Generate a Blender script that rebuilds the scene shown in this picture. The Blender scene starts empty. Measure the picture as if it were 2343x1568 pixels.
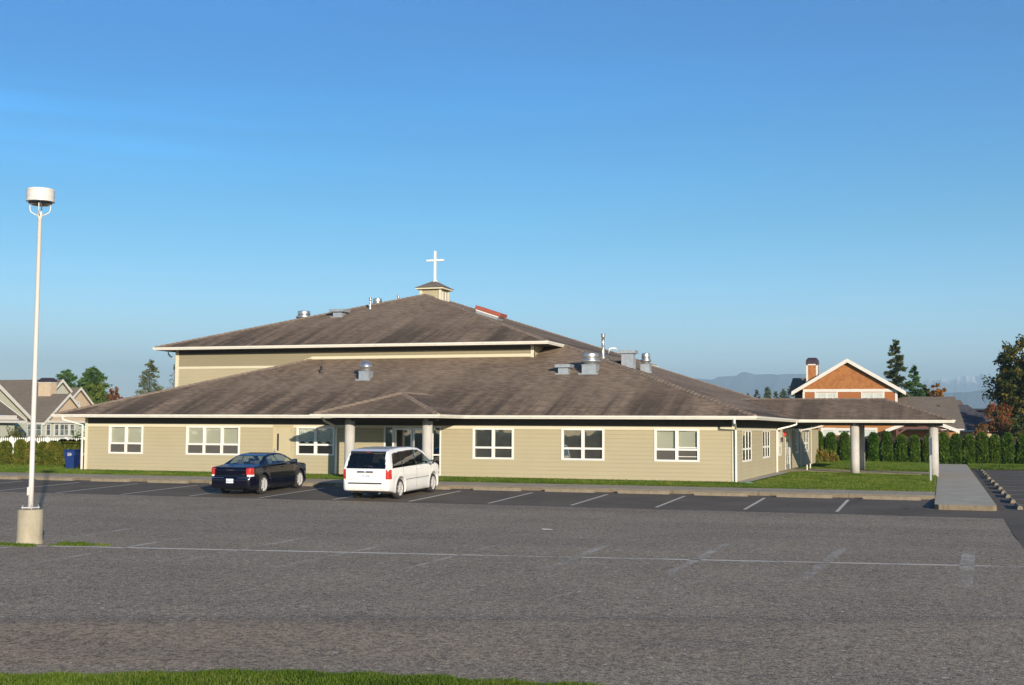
import bpy, math, random
import numpy as np
from mathutils import Vector, Matrix
PI = math.pi
R = math.radians
scn = bpy.context.scene
col = scn.collection
# ------------------------------------------------------------ camera
cam_d = bpy.data.cameras.new('camera')
cam = bpy.data.objects.new('camera', cam_d); col.objects.link(cam); scn.camera = cam
CX = Vector((0.9466, 0.3215, 0.006)); CY = Vector((0.016, -0.0667, 0.9977)); CZ = Vector((0.3211, -0.9445, -0.0682))
CZ.normalize(); CX = CY.cross(CZ).normalized(); CY = CZ.cross(CX)
mw = Matrix((CX, CY, CZ)).transposed().to_4x4(); mw.translation = (0, 0, 2.0)
cam.matrix_world = mw
cam_d.sensor_width = 36; cam_d.lens = 2885 / 2342 * 36
cam_d.clip_start = 0.1; cam_d.clip_end = 60000
# ------------------------------------------------------------ world, sun
HAZE = 0.00018
SKYB = [(0.0, (1.08, .90, .94)), (.06, (.86, .74, .76)), (.16, (.45, .50, .49)), (.27, (.225, .40, .455)), (.42, (.13, .32, .41))]
SUN_EL = R(12.3)
SX, SY = 0.62, -0.785                       # horizontal direction towards the sun
w = bpy.data.worlds.new('World'); scn.world = w; w.use_nodes = True
nt = w.node_tree; bg = nt.nodes['Background']
sky = nt.nodes.new('ShaderNodeTexSky'); sky.sky_type = 'NISHITA'; sky.sun_disc = False
sky.sun_elevation = SUN_EL; sky.sun_rotation = math.atan2(SX, SY)
sky.altitude = 0; sky.air_density = 1.0; sky.dust_density = 0.2; sky.ozone_density = 4.0
hs = nt.nodes.new('ShaderNodeHueSaturation'); hs.inputs['Saturation'].default_value = 1.35
nt.links.new(sky.outputs[0], hs.inputs['Color'])
# pale haze band of the lower sky
tc = nt.nodes.new('ShaderNodeTexCoord'); sx_ = nt.nodes.new('ShaderNodeSeparateXYZ'); nt.links.new(tc.outputs['Generated'], sx_.inputs[0])
rp = nt.nodes.new('ShaderNodeValToRGB'); nt.links.new(sx_.outputs[2], rp.inputs[0])
for _ in range(3): rp.color_ramp.elements.new(.5)
for e_, (p_, c_) in zip(rp.color_ramp.elements, SKYB): e_.position = p_; e_.color = (*c_, 1)
nz_ = nt.nodes.new('ShaderNodeTexNoise'); mp_ = nt.nodes.new('ShaderNodeMapping'); mp_.inputs['Scale'].default_value = (2.2, 2.2, 26); nt.links.new(tc.outputs['Generated'], mp_.inputs[0]); nt.links.new(mp_.outputs[0], nz_.inputs['Vector']); nz_.inputs['Scale'].default_value = 1.0; nz_.inputs['Detail'].default_value = 4
cr_ = nt.nodes.new('ShaderNodeMapRange'); nt.links.new(nz_.outputs[0], cr_.inputs[0]); cr_.inputs[1].default_value = .45; cr_.inputs[2].default_value = .75; cr_.inputs[3].default_value = 1.0; cr_.inputs[4].default_value = 1.10
m1 = nt.nodes.new('ShaderNodeVectorMath'); m1.operation = 'MULTIPLY'; nt.links.new(hs.outputs[0], m1.inputs[0]); nt.links.new(rp.outputs[0], m1.inputs[1])
m2 = nt.nodes.new('ShaderNodeVectorMath'); m2.operation = 'SCALE'; nt.links.new(m1.outputs[0], m2.inputs[0]); nt.links.new(cr_.outputs[0], m2.inputs['Scale'])
# thin cirrus wisps, high on the left
md = nt.nodes.new('ShaderNodeTexNoise'); mq = nt.nodes.new('ShaderNodeMapping'); mq.inputs['Scale'].default_value = (3.5, 3.5, 60); mq.inputs['Rotation'].default_value = (0, -.06, 0); nt.links.new(tc.outputs['Generated'], mq.inputs[0]); nt.links.new(mq.outputs[0], md.inputs['Vector']); md.inputs['Detail'].default_value = 6; md.inputs['Scale'].default_value = 1.0
def wm(op, x, y, cl=False):
    q_ = nt.nodes.new('ShaderNodeMath'); q_.operation = op; q_.use_clamp = cl
    for i_, v_ in ((0, x), (1, y)):
        if isinstance(v_, (int, float)): q_.inputs[i_].default_value = v_
        else: nt.links.new(v_, q_.inputs[i_])
    return q_.outputs[0]
cz_ = wm('SUBTRACT', 1.0, wm('MULTIPLY', wm('ABSOLUTE', wm('SUBTRACT', sx_.outputs[2], .225), 0), 22.0), True)
cx_ = wm('MULTIPLY', wm('SUBTRACT', wm('MULTIPLY', sx_.outputs[0], -1.0), .40), 4.0, True)
cn_ = wm('MULTIPLY', wm('SUBTRACT', md.outputs[0], .42), 3.0, True)
cl_ = wm('ADD', 1.0, wm('MULTIPLY', wm('MULTIPLY', cz_, cx_), wm('MULTIPLY', cn_, .4)))
m4 = nt.nodes.new('ShaderNodeVectorMath'); m4.operation = 'SCALE'; nt.links.new(m2.outputs[0], m4.inputs[0]); nt.links.new(cl_, m4.inputs['Scale'])
m3 = nt.nodes.new('ShaderNodeVectorMath'); m3.operation = 'SCALE'; nt.links.new(m4.outputs[0], m3.inputs[0]); m3.inputs['Scale'].default_value = 2.0
nt.links.new(m3.outputs[0], bg.inputs[0])
bg.inputs[1].default_value = 0.10
sl = bpy.data.lights.new('sun', 'SUN'); sl.energy = 5.0; sl.angle = R(0.53); sl.color = (1, 0.87, 0.70)
so = bpy.data.objects.new('sun', sl); col.objects.link(so)
so.rotation_euler = Vector((SX * math.cos(SUN_EL), SY * math.cos(SUN_EL), math.sin(SUN_EL))).to_track_quat('Z', 'Y').to_euler()
so.location = (30, -40, 30)
scn.view_settings.view_transform = 'Standard'; scn.view_settings.look = 'None'
scn.view_settings.exposure = 0.85; scn.view_settings.gamma = 1
scn.cycles.transparent_max_bounces = 24

# ------------------------------------------------------------ helpers
OFF = {}
def tag(o, label=None, cat=None, group=None, kind=None):
    if label: o['label'] = label
    if cat: o['category'] = cat
    if group: o['group'] = group
    if kind: o['kind'] = kind
    return o
def empty(name, loc, label=None, cat=None, group=None, rot=(0, 0, 0)):
    o = bpy.data.objects.new(name, None); col.objects.link(o); o.location = loc; o.rotation_euler = rot
    o.empty_display_size = 0.3
    OFF[o.name] = Vector(loc)
    return tag(o, label, cat, group)
def link(name, me, mat, parent=None, smooth=False):
    o = bpy.data.objects.new(name, me); col.objects.link(o)
    if mat is not None:
        for m in (mat if isinstance(mat, (list, tuple)) else [mat]): me.materials.append(m)
    if smooth: me.polygons.foreach_set('use_smooth', [True] * len(me.polygons))
    if parent is not None: o.parent = parent
    OFF[o.name] = OFF.get(parent.name, Vector()) if parent is not None else Vector()
    return o
class MB:
    def __init__(s): s.v = []; s.f = []; s.m = []; s.k = 0
    def add(s, vs, fs, k=None):
        n = len(s.v); s.v += [tuple(p) for p in vs]; s.f += [tuple(i + n for i in f) for f in fs]
        s.m += [s.k if k is None else k] * len(fs); return s
    def quad(s, a, b, c, d): return s.add([a, b, c, d], [(0, 1, 2, 3)])
    def poly(s, pts): return s.add(pts, [tuple(range(len(pts)))])
    def box(s, x0, x1, y0, y1, z0, z1, M=None):
        vs = [Vector(p) for p in ((x0, y0, z0), (x1, y0, z0), (x1, y1, z0), (x0, y1, z0), (x0, y0, z1), (x1, y0, z1), (x1, y1, z1), (x0, y1, z1))]
        if M is not None: vs = [M @ p for p in vs]
        return s.add(vs, [(0, 3, 2, 1), (4, 5, 6, 7), (0, 1, 5, 4), (1, 2, 6, 5), (2, 3, 7, 6), (3, 0, 4, 7)])
    def prism(s, pts, d):
        n = len(pts); d = Vector(d); a = [Vector(p) for p in pts]; b = [p + d for p in a]
        return s.add(a + b, [tuple(range(n - 1, -1, -1)), tuple(range(n, 2 * n))] + [(i, (i + 1) % n, n + (i + 1) % n, n + i) for i in range(n)])
    def tube(s, path, r, n=8, cap=True, r2=None, flat=None):
        path = [Vector(p) for p in path]; rings = []; up = Vector((0, 0, 1))
        for i, p in enumerate(path):
            d = (path[min(i + 1, len(path) - 1)] - path[max(i - 1, 0)]).normalized()
            u = d.cross(up)
            if u.length < 1e-3: u = d.cross(Vector((0, 1, 0)))
            u.normalize(); v = u.cross(d)
            rr = r if r2 is None else r + (r2 - r) * i / (len(path) - 1)
            rx, ry = (rr, rr) if flat is None else flat
            rings.append([p + u * rx * math.cos(2 * PI * (k + .5) / n) * (1.2 if n == 4 else 1) + v * ry * math.sin(2 * PI * (k + .5) / n) * (1.2 if n == 4 else 1) for k in range(n)])
        vs = [q for rg in rings for q in rg]; fs = []
        for i in range(len(path) - 1):
            for k in range(n): fs.append((i * n + k, i * n + (k + 1) % n, (i + 1) * n + (k + 1) % n, (i + 1) * n + k))
        if cap: fs += [tuple(range(n - 1, -1, -1)), tuple((len(path) - 1) * n + k for k in range(n))]
        return s.add(vs, fs)
    def lathe(s, prof, c=(0, 0, 0), n=20, axis='z', M=None, cap=True):
        vs = []; fs = []; c = Vector(c)
        for r, h in prof:
            for k in range(n):
                a = 2 * PI * k / n
                p = Vector((r * math.cos(a), r * math.sin(a), h)) if axis == 'z' else Vector((r * math.cos(a), h, r * math.sin(a)))
                if M is not None: p = M @ p
                vs.append(c + p)
        for i in range(len(prof) - 1):
            for k in range(n): fs.append((i * n + k, i * n + (k + 1) % n, (i + 1) * n + (k + 1) % n, (i + 1) * n + k))
        if cap: fs += [tuple(range(n - 1, -1, -1)), tuple((len(prof) - 1) * n + k for k in range(n))]
        return s.add(vs, fs)
    def strip(s, path, prof, closed=False, left=True):
        # sweep profile [(outward, z)] along horizontal polyline, mitred
        P = [Vector((p[0], p[1])) for p in path]; n = len(P); offs = []
        def nrm(a, b):
            d = (b - a).normalized(); return Vector((d.y, -d.x)) if left else Vector((-d.y, d.x))
        for i in range(n):
            if closed or 0 < i < n - 1:
                a = nrm(P[i - 1], P[i]); b = nrm(P[i], P[(i + 1) % n]); m = (a + b); m = m / max(m.dot(a), .2) if m.length > 1e-6 else a
                offs.append(m)
            else: offs.append(nrm(P[0], P[1]) if i == 0 else nrm(P[-2], P[-1]))
        m = len(prof); vs = []; fs = []
        for i in range(n):
            zz = path[i][2] if len(path[i]) > 2 else 0
            for o, z in prof: q = P[i] + offs[i] * o; vs.append((q.x, q.y, z + zz))
        for i in range(n if closed else n - 1):
            j = (i + 1) % n
            for k in range(m): fs.append((i * m + k, i * m + (k + 1) % m, j * m + (k + 1) % m, j * m + k))
        if not closed: fs += [tuple(range(m)), tuple((n - 1) * m + k for k in range(m - 1, -1, -1))]
        return s.add(vs, fs)
    def build(s, name, mat, parent=None, smooth=False, local=False, label=None):
        off = Vector() if (parent is None or local) else OFF.get(parent.name, Vector())
        me = bpy.data.meshes.new(name)
        me.from_pydata([(p[0] - off.x, p[1] - off.y, p[2] - off.z) for p in s.v], [], s.f)
        o = link(name, me, mat, parent, smooth)
        if isinstance(mat, (list, tuple)): me.polygons.foreach_set('material_index', s.m)
        if label: o['label'] = label
        me.update(); return o
def quads(name, V, mat, parent=None, nv=4, smooth=False):
    N = len(V) // nv; me = bpy.data.meshes.new(name)
    off = OFF.get(parent.name, Vector()) if parent is not None else Vector()
    V = np.asarray(V, dtype=np.float32) - np.array(off, dtype=np.float32)
    me.vertices.add(len(V)); me.vertices.foreach_set('co', V.ravel())
    me.loops.add(N * nv); me.loops.foreach_set('vertex_index', np.arange(N * nv, dtype=np.int32))
    me.polygons.add(N); me.polygons.foreach_set('loop_start', np.arange(0, N * nv, nv, dtype=np.int32)); me.polygons.foreach_set('loop_total', np.full(N, nv, dtype=np.int32))
    me.update(calc_edges=True)
    return link(name, me, mat, parent, smooth)
def children(o): return [c for c in col.objects if c.parent == o]
def copy_tree(o, parent=None):
    c = o.copy(); col.objects.link(c); c.parent = parent
    for ch in children(o): copy_tree(ch, c)
    return c
ORD = ['first', 'second', 'third', 'fourth', 'fifth', 'sixth', 'seventh', 'eighth', 'ninth', 'tenth', 'eleventh', 'twelfth', 'thirteenth', 'fourteenth', 'fifteenth', 'sixteenth', 'seventeenth', 'eighteenth', 'nineteenth', 'twentieth']

# ------------------------------------------------------------ materials
class NT:
    def __init__(s, name):
        s.m = bpy.data.materials.new(name); s.m.use_nodes = True; s.t = s.m.node_tree; s.b = s.t.nodes['Principled BSDF']
        s.out = s.t.nodes['Material Output']
    def n(s, ty, **kw):
        nd = s.t.nodes.new('ShaderNode' + ty)
        for k, v in kw.items():
            if k.startswith('_'): setattr(nd, k[1:], v)
            else:
                key = k.replace('__', ' ')
                if isinstance(v, tuple) and len(v) == 2 and hasattr(v[0], 'outputs'): s.t.links.new(v[0].outputs[v[1]], nd.inputs[key])
                elif hasattr(v, 'outputs'): s.t.links.new(v.outputs[0], nd.inputs[key])
                else: nd.inputs[key].default_value = v
        return nd
    def ins(s, nd, i, v):
        if hasattr(v, 'outputs'): s.t.links.new(v.outputs[0], nd.inputs[i])
        elif hasattr(v, 'links'): s.t.links.new(v, nd.inputs[i])
        else: nd.inputs[i].default_value = v
    def math(s, op, a, b=0.0, c=None, clamp=False):
        nd = s.t.nodes.new('ShaderNodeMath'); nd.operation = op; nd.use_clamp = clamp
        s.ins(nd, 0, a); s.ins(nd, 1, b)
        if c is not None: s.ins(nd, 2, c)
        return nd
    def mix(s, f, a, b, blend='MIX'):
        nd = s.t.nodes.new('ShaderNodeMix'); nd.data_type = 'RGBA'; nd.blend_type = blend
        for i, v in ((0, f), (6, a), (7, b)):
            if isinstance(v, tuple) and len(v) == 3: v = (*v, 1)
            s.ins(nd, i, v)
        class O: pass
        o = nd.outputs[2]; return o
    def ramp(s, f, stops, interp='LINEAR'):
        nd = s.t.nodes.new('ShaderNodeValToRGB'); s.ins(nd, 0, f); e = nd.color_ramp.elements; nd.color_ramp.interpolation = interp
        while len(e) < len(stops): e.new(0.5)
        for q, (p, c) in zip(e, stops):
            q.position = p; q.color = (c, c, c, 1) if not isinstance(c, tuple) else (*c, 1)
        return nd
    def co(s): return s.t.nodes.new('ShaderNodeTexCoord').outputs['Object']
    def scale(s, v, sc, loc=(0, 0, 0), rot=(0, 0, 0)):
        nd = s.t.nodes.new('ShaderNodeMapping'); s.ins(nd, 0, v); nd.inputs['Scale'].default_value = sc; nd.inputs['Location'].default_value = loc; nd.inputs['Rotation'].default_value = rot; return nd
    def noise(s, v, scale, detail=4, rough=.6, dist=0):
        nd = s.t.nodes.new('ShaderNodeTexNoise'); s.ins(nd, 'Vector', v); nd.inputs['Scale'].default_value = scale; nd.inputs['Detail'].default_value = detail; nd.inputs['Roughness'].default_value = rough; nd.inputs['Distortion'].default_value = dist; return nd
    def vor(s, v, scale, rand=1):
        nd = s.t.nodes.new('ShaderNodeTexVoronoi'); s.ins(nd, 'Vector', v); nd.inputs['Scale'].default_value = scale; nd.inputs['Randomness'].default_value = rand; return nd
    def bump(s, h, strength, dist=.01, n=None):
        nd = s.t.nodes.new('ShaderNodeBump'); s.ins(nd, 'Height', h); nd.inputs['Strength'].default_value = strength; nd.inputs['Distance'].default_value = dist
        if n is not None: s.ins(nd, 'Normal', n)
        s.t.links.new(nd.outputs[0], s.b.inputs['Normal']); return nd
    def base(s, v):
        if isinstance(v, tuple): v = (*v, 1)
        s.ins(s.b, 'Base Color', v); return s
    def set(s, **kw):
        for k, v in kw.items(): s.ins(s.b, k.replace('_', ' '), v)
        return s
def M(name, c, rough=.6, metal=0, var=.12, vs=2.0, bump=0, bs=60, spec=.5, coat=0, dirt=None):
    t = NT(name); co = t.co(); nz = t.noise(co, vs, 5)
    f = t.ramp(nz, [(.3, 0.0), (.7, 1.0)])
    lo = tuple(x * (1 - var) for x in c); hi = tuple(min(1, x * (1 + var)) for x in c)
    cc = t.mix(f, lo, hi)
    if dirt:
        d = t.ramp(t.noise(t.scale(co, (1, 1, .35)), vs * 2.3, 6, .7), [(.5, 0.0), (.75, 1.0)])
        cc = t.mix(t.math('MULTIPLY', d, dirt[1]), cc, dirt[0])
    t.base(cc); t.set(Roughness=rough, Metallic=metal)
    t.b.inputs['Specular IOR Level'].default_value = spec; t.b.inputs['Coat Weight'].default_value = coat
    if bump: t.bump(t.noise(co, bs, 3), bump, .004)
    return t.m
def shingle(name, c1, c2, stain=.8, extra=False, row=.046):
    t = NT(name); co = t.co(); sp = t.t.nodes.new('ShaderNodeSeparateXYZ'); t.ins(sp, 0, co)
    xy = t.math('ADD', sp.outputs[0], sp.outputs[1])
    rowi = t.math('FLOOR', t.math('DIVIDE', sp.outputs[2], row)); rn = t.t.nodes.new('ShaderNodeTexWhiteNoise'); rn.noise_dimensions = '1D'; t.ins(rn, 'W', rowi); fr = t.math('FRACT', t.math('DIVIDE', sp.outputs[2], row))
    u = t.math('ADD', t.math('DIVIDE', xy, .26), t.math('MULTIPLY', rowi, 3.37))
    cb = t.t.nodes.new('ShaderNodeCombineXYZ'); t.ins(cb, 0, t.math('FLOOR', u)); t.ins(cb, 1, rowi)
    wn = t.t.nodes.new('ShaderNodeTexWhiteNoise'); wn.noise_dimensions = '2D'; t.ins(wn, 0, cb)
    c = t.mix(wn.outputs[0], c1, c2)
    c = t.mix(t.math('MULTIPLY', t.ramp(t.noise(co, 60, 2), [(.35, 0.0), (.65, 1.0)]), .35), c, tuple(x * 1.5 for x in c2))
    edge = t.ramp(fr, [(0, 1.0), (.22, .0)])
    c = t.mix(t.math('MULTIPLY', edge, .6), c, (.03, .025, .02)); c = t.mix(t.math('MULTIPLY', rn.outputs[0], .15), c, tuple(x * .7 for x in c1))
    patch = t.noise(co, .3, 3)
    c = t.mix(t.ramp(patch, [(.4, 0.0), (.7, .25)]), c, tuple(x * 1.35 for x in c2))
    if stain:
        # algae streaks that run down the slope, heavier near the eaves
        n1 = t.noise(t.scale(co, (.75, .045, .05)), 1.0, 5, .6, .25)
        n2 = t.noise(t.scale(co, (2.6, .16, .2), (5, 2, 1)), 1.0, 4, .6)
        s1 = t.ramp(t.math('ADD', t.math('MULTIPLY', n1, .72), t.math('MULTIPLY', n2, .28)), [(.41, 0.0), (.57, 1.0)])
        hz = [(.0, 1.0), (.18, .85), (.42, .42), (.85, .16)]
        lo_ = t.ramp(t.math('DIVIDE', t.math('SUBTRACT', sp.outputs[2], 2.5), 3.4, clamp=True), hz)
        up_ = t.ramp(t.math('DIVIDE', t.math('SUBTRACT', sp.outputs[2], 6.0), 3.8, clamp=True), hz)
        sel = t.math('GREATER_THAN', sp.outputs[2], 6.04)
        h = t.math('ADD', t.math('MULTIPLY', lo_, t.math('SUBTRACT', 1.0, sel)), t.math('MULTIPLY', up_, sel))
        s = t.math('MULTIPLY', s1, h)
        if extra:
            # the two long streaks below the upper eave's end
            for x0, wd, st in ((-17.5, 1.0, .8), (-10.2, 1.6, .35)):
                dx = t.math('ABSOLUTE', t.math('SUBTRACT', t.math('ADD', sp.outputs[0], t.math('MULTIPLY', t.math('SUBTRACT', n1, .5), 3.0)), x0))
                g = t.math('MULTIPLY', t.math('SUBTRACT', 1.0, t.math('DIVIDE', dx, wd), clamp=True), st)
                g = t.math('MULTIPLY', g, t.math('SUBTRACT', 1.0, sel))
                s = t.math('MAXIMUM', s, g)
        c = t.mix(t.math('MULTIPLY', t.math('MULTIPLY', s, stain), t.math('ADD', .6, t.math('MULTIPLY', t.noise(co, 5, 3, .7), .55)), clamp=True), c, (.045, .036, .028))
    t.base(c); t.set(Roughness=.95); t.b.inputs['Specular IOR Level'].default_value = .15
    t.bump(t.math('ADD', fr, t.math('MULTIPLY', t.noise(co, 90, 2), .4)), .25, .008)
    return t.m
def foliage(name, cols, nscale=1.0, trans=.25):
    t = NT(name); co = t.co(); geo = t.t.nodes.new('ShaderNodeNewGeometry'); oi = t.t.nodes.new('ShaderNodeObjectInfo')
    ad = t.t.nodes.new('ShaderNodeVectorMath'); ad.operation = 'ADD'; t.ins(ad, 0, co); t.ins(ad, 1, oi.outputs['Random'])
    n = t.noise(ad, nscale, 3); v = t.math('ADD', t.math('MULTIPLY', n, .75), t.math('MULTIPLY', t.math('SUBTRACT', geo.outputs['Random Per Island'], .5), .42))
    v = t.math('ADD', v, .12)
    k = len(cols); c = t.ramp(v, [(.25 + .5 * i / (k - 1), cc) for i, cc in enumerate(cols)]).outputs[0]
    c = t.mix(t.math('MULTIPLY', oi.outputs['Random'], .25), c, t.mix(.5, c, (.2, .2, .02)))
    t.base(c); t.set(Roughness=.6); t.b.inputs['Specular IOR Level'].default_value = .25
    tr = t.t.nodes.new('ShaderNodeBsdfTranslucent'); t.ins(tr, 0, c)
    ms = t.t.nodes.new('ShaderNodeMixShader'); ms.inputs[0].default_value = trans
    t.t.links.new(t.b.outputs[0], ms.inputs[1]); t.t.links.new(tr.outputs[0], ms.inputs[2]); t.t.links.new(ms.outputs[0], t.out.inputs[0])
    return t.m
def glass(name, tint=(.95, .98, .97), trans=.94, rough=.0, refl=.35):
    t = NT(name); tp = t.t.nodes.new('ShaderNodeBsdfTransparent'); tp.inputs[0].default_value = (*[x * trans for x in tint], 1)
    gl = t.t.nodes.new('ShaderNodeBsdfGlossy'); gl.inputs['Roughness'].default_value = rough; gl.inputs[0].default_value = (1, 1, 1, 1)
    lw0 = t.t.nodes.new('ShaderNodeLayerWeight'); lw0.inputs[0].default_value = .5; lw = t.math('ADD', t.math('MULTIPLY', t.math('POWER', lw0.outputs['Facing'], 4.0), .9), .045)
    co = t.co(); bp = t.t.nodes.new('ShaderNodeBump'); t.ins(bp, 'Height', t.noise(co, .8, 2)); bp.inputs['Strength'].default_value = .08; bp.inputs['Distance'].default_value = .05
    t.t.links.new(bp.outputs[0], gl.inputs['Normal'])
    f = t.math('ADD', t.math('MULTIPLY', lw, 1.2), refl * .2, clamp=True)
    ms = t.t.nodes.new('ShaderNodeMixShader'); t.ins(ms, 0, f)
    t.t.links.new(tp.outputs[0], ms.inputs[1]); t.t.links.new(gl.outputs[0], ms.inputs[2]); t.t.links.new(ms.outputs[0], t.out.inputs[0])
    return t.m
def paint(name, c, rough=.25, metal=0., coat=1., seams=(), sp=.5):
    t = NT(name); co = t.co(); cc = t.mix(t.ramp(t.noise(co, 3, 3), [(.3, 0.0), (.7, 1.0)]), tuple(x * .93 for x in c), c)
    sp = t.t.nodes.new('ShaderNodeSeparateXYZ'); t.ins(sp, 0, co); tot = None
    for x, z0, z1 in seams:
        g = t.math('MULTIPLY', t.math('LESS_THAN', t.math('ABSOLUTE', t.math('SUBTRACT', sp.outputs[0], x)), .009), t.math('MULTIPLY', t.math('GREATER_THAN', sp.outputs[2], z0), t.math('LESS_THAN', sp.outputs[2], z1)))
        tot = g if tot is None else t.math('MAXIMUM', tot, g)
    if tot is not None: cc = t.mix(t.math('MULTIPLY', tot, .8), cc, (.01, .01, .01))
    # road dust low on the panels
    d = t.ramp(sp.outputs[2], [(.15, .35), (.5, 0.0)])
    cc = t.mix(d, cc, (.16, .15, .13) if c[0] > .1 else (.03, .028, .026))
    t.base(cc); t.set(Roughness=rough, Metallic=metal); t.b.inputs['Coat Weight'].default_value = coat; t.b.inputs['Coat Roughness'].default_value = .04; t.b.inputs['Specular IOR Level'].default_value = .1 if name[0] == 'n' else .5
    return t.m
MT = {}
MT['siding'] = M('lap_siding_paint', (.40, .345, .215), .75, var=.035, vs=.6, bump=.12, bs=30, spec=.25, dirt=((.36, .32, .2), .10))
def sidingm(k=1.0):
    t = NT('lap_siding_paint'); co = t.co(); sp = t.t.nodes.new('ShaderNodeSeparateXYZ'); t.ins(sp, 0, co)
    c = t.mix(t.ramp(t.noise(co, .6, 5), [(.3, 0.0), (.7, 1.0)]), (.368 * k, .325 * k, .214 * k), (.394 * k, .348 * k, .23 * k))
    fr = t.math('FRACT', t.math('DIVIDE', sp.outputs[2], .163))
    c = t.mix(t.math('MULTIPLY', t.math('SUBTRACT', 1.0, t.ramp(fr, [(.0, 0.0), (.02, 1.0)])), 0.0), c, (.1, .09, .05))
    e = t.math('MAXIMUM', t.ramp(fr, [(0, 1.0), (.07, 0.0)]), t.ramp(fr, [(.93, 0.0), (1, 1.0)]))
    c = t.mix(t.math('MULTIPLY', e, .36), c, (.16, .135, .075))  # shadow under each lap board, painted into the colour as a dark line
    bl = t.noise(t.scale(co, (.25, .25, 6.2)), 1.0, 1); c = t.mix(t.ramp(bl, [(.35, 0.0), (.65, .10)]), c, (.29, .26, .165))
    c = t.mix(t.math('MULTIPLY', t.ramp(t.noise(co, 3, 5, .7), [(.55, 0.0), (.8, .2)]), .6), c, (.28, .24, .16))
    t.base(c); t.set(Roughness=.75); t.b.inputs['Specular IOR Level'].default_value = .25; return t.m
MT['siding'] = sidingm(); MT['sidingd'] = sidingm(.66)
MT['band'] = M('cream_trim_paint', (.58, .54, .40), .65, var=.03, spec=.3)
MT['white'] = M('white_trim_paint', (.70, .69, .65), .5, var=.03, spec=.4, dirt=((.5, .48, .42), .12))
MT['gutter'] = M('gutter_metal', (.74, .72, .64), .5, var=.04, vs=1.2, spec=.4, dirt=((.38, .36, .28), .3))
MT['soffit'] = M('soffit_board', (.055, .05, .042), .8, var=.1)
MT['dark'] = M('dark_interior', (.03, .03, .03), .9)
MT['shin'] = shingle('roof_shingle', (.115, .083, .058), (.275, .205, .145), .95, True)
MT['shin2'] = shingle('roof_shingle_canopy', (.10, .073, .052), (.225, .168, .12), .7)
MT['shinh'] = shingle('roof_shingle_brown', (.12, .10, .08), (.175, .148, .12), 0)
MT['shind'] = shingle('roof_shingle_charcoal', (.035, .037, .045), (.085, .087, .10), 0)
MT['cap'] = M('ridge_cap_shingle', (.20, .152, .112), .95, var=.3, vs=5, bump=.4, bs=20)
MT['glass'] = glass('window_glass')
MT['glassd'] = glass('dark_glass', (.62, .68, .66), .9, refl=.5)
MT['glasscar'] = glass('car_glass', (.75, .85, .82), .85, refl=.1)
MT['glassp'] = glass('privacy_glass', (.10, .11, .11), .6, refl=.0)
MT['door'] = M('tan_door_paint', (.46, .40, .255), .5, var=.03)
MT['alum'] = M('aluminium_frame', (.55, .56, .56), .35, .7, var=.05)
MT['galv'] = M('galvanised_sheet', (.34, .38, .41), .5, .45, var=.14, vs=6)
MT['steel'] = M('spun_aluminium', (.62, .62, .60), .36, .9, var=.1, vs=4)
MT['blind'] = M('window_blind', (.62, .57, .46), .8, var=.05)
MT['screen'] = M('insect_screen', (.15, .14, .12), .9, var=.1, vs=8)
MT['curtain'] = M('lace_curtain', (.6, .6, .55), .9, var=.3, vs=14)
MT['redcap'] = M('red_skylight_cladding', (.30, .075, .045), .5, var=.12)
MT['tyre'] = M('tyre_rubber', (.025, .025, .026), .85, var=.25, vs=8)
MT['rim'] = M('alloy_rim', (.62, .62, .62), .35, .35, var=.06)
MT['chrome'] = M('chrome', (.75, .78, .82), .08, 1, var=.02)
MT['black'] = M('black_plastic', (.015, .015, .016), .5, var=.2)
MT['plate'] = M('licence_plate', (.66, .72, .76), .5, var=.05)
MT['ink'] = M('plate_ink', (.05, .07, .16), .6)
MT['seat'] = M('seat_fabric', (.12, .12, .13), .9, var=.2)
MT['bin'] = M('blue_bin_plastic', (.008, .028, .13), .38, var=.15, vs=4)
MT['lampw'] = M('lamp_white_enamel', (.60, .585, .55), .4, var=.03, dirt=((.45, .42, .36), .15))
MT['lens'] = glass('lamp_lens', (.12, .14, .15), .5, refl=.5)
MT['picket'] = M('white_vinyl', (.8, .8, .8), .5, var=.03)
MT['fence'] = M('brown_fence_board', (.032, .018, .015), .85, var=.35, vs=5)
MT['bark'] = M('bark', (.09, .07, .05), .95, var=.35, vs=6, bump=.6, bs=12)
MT['timber'] = M('brown_timber', (.11, .04, .028), .6, var=.2, vs=4)
MT['sage'] = M('sage_siding', (.42, .43, .36), .8, var=.05)
MT['peach'] = M('peach_shingle_siding', (.48, .375, .26), .8, var=.1, vs=3)
MT['htrim'] = M('house_trim', (.58, .56, .51), .6, var=.04)
MT['chim'] = M('chimney_cap_metal', (.05, .035, .045), .4, .3, var=.2)
MT['redsign'] = M('red_plate', (.6, .03, .03), .5)
MT['litter'] = M('white_paper', (.8, .8, .8), .7)
def lampglass(name, c, e=0.15):
    t = NT(name); co = t.co(); v = t.vor(co, 26); cc = t.mix(t.ramp(v, [(.2, 0.0), (.8, 1.0)]), c, tuple(min(1, x * 1.8 + .03) for x in c))
    t.base(cc); t.set(Roughness=.2); t.b.inputs['Coat Weight'].default_value = .3; return t.m
MT['tail'] = lampglass('tail_lamp_red', (.30, .008, .004)); MT['clear'] = lampglass('clear_lamp', (.6, .6, .58))
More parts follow.
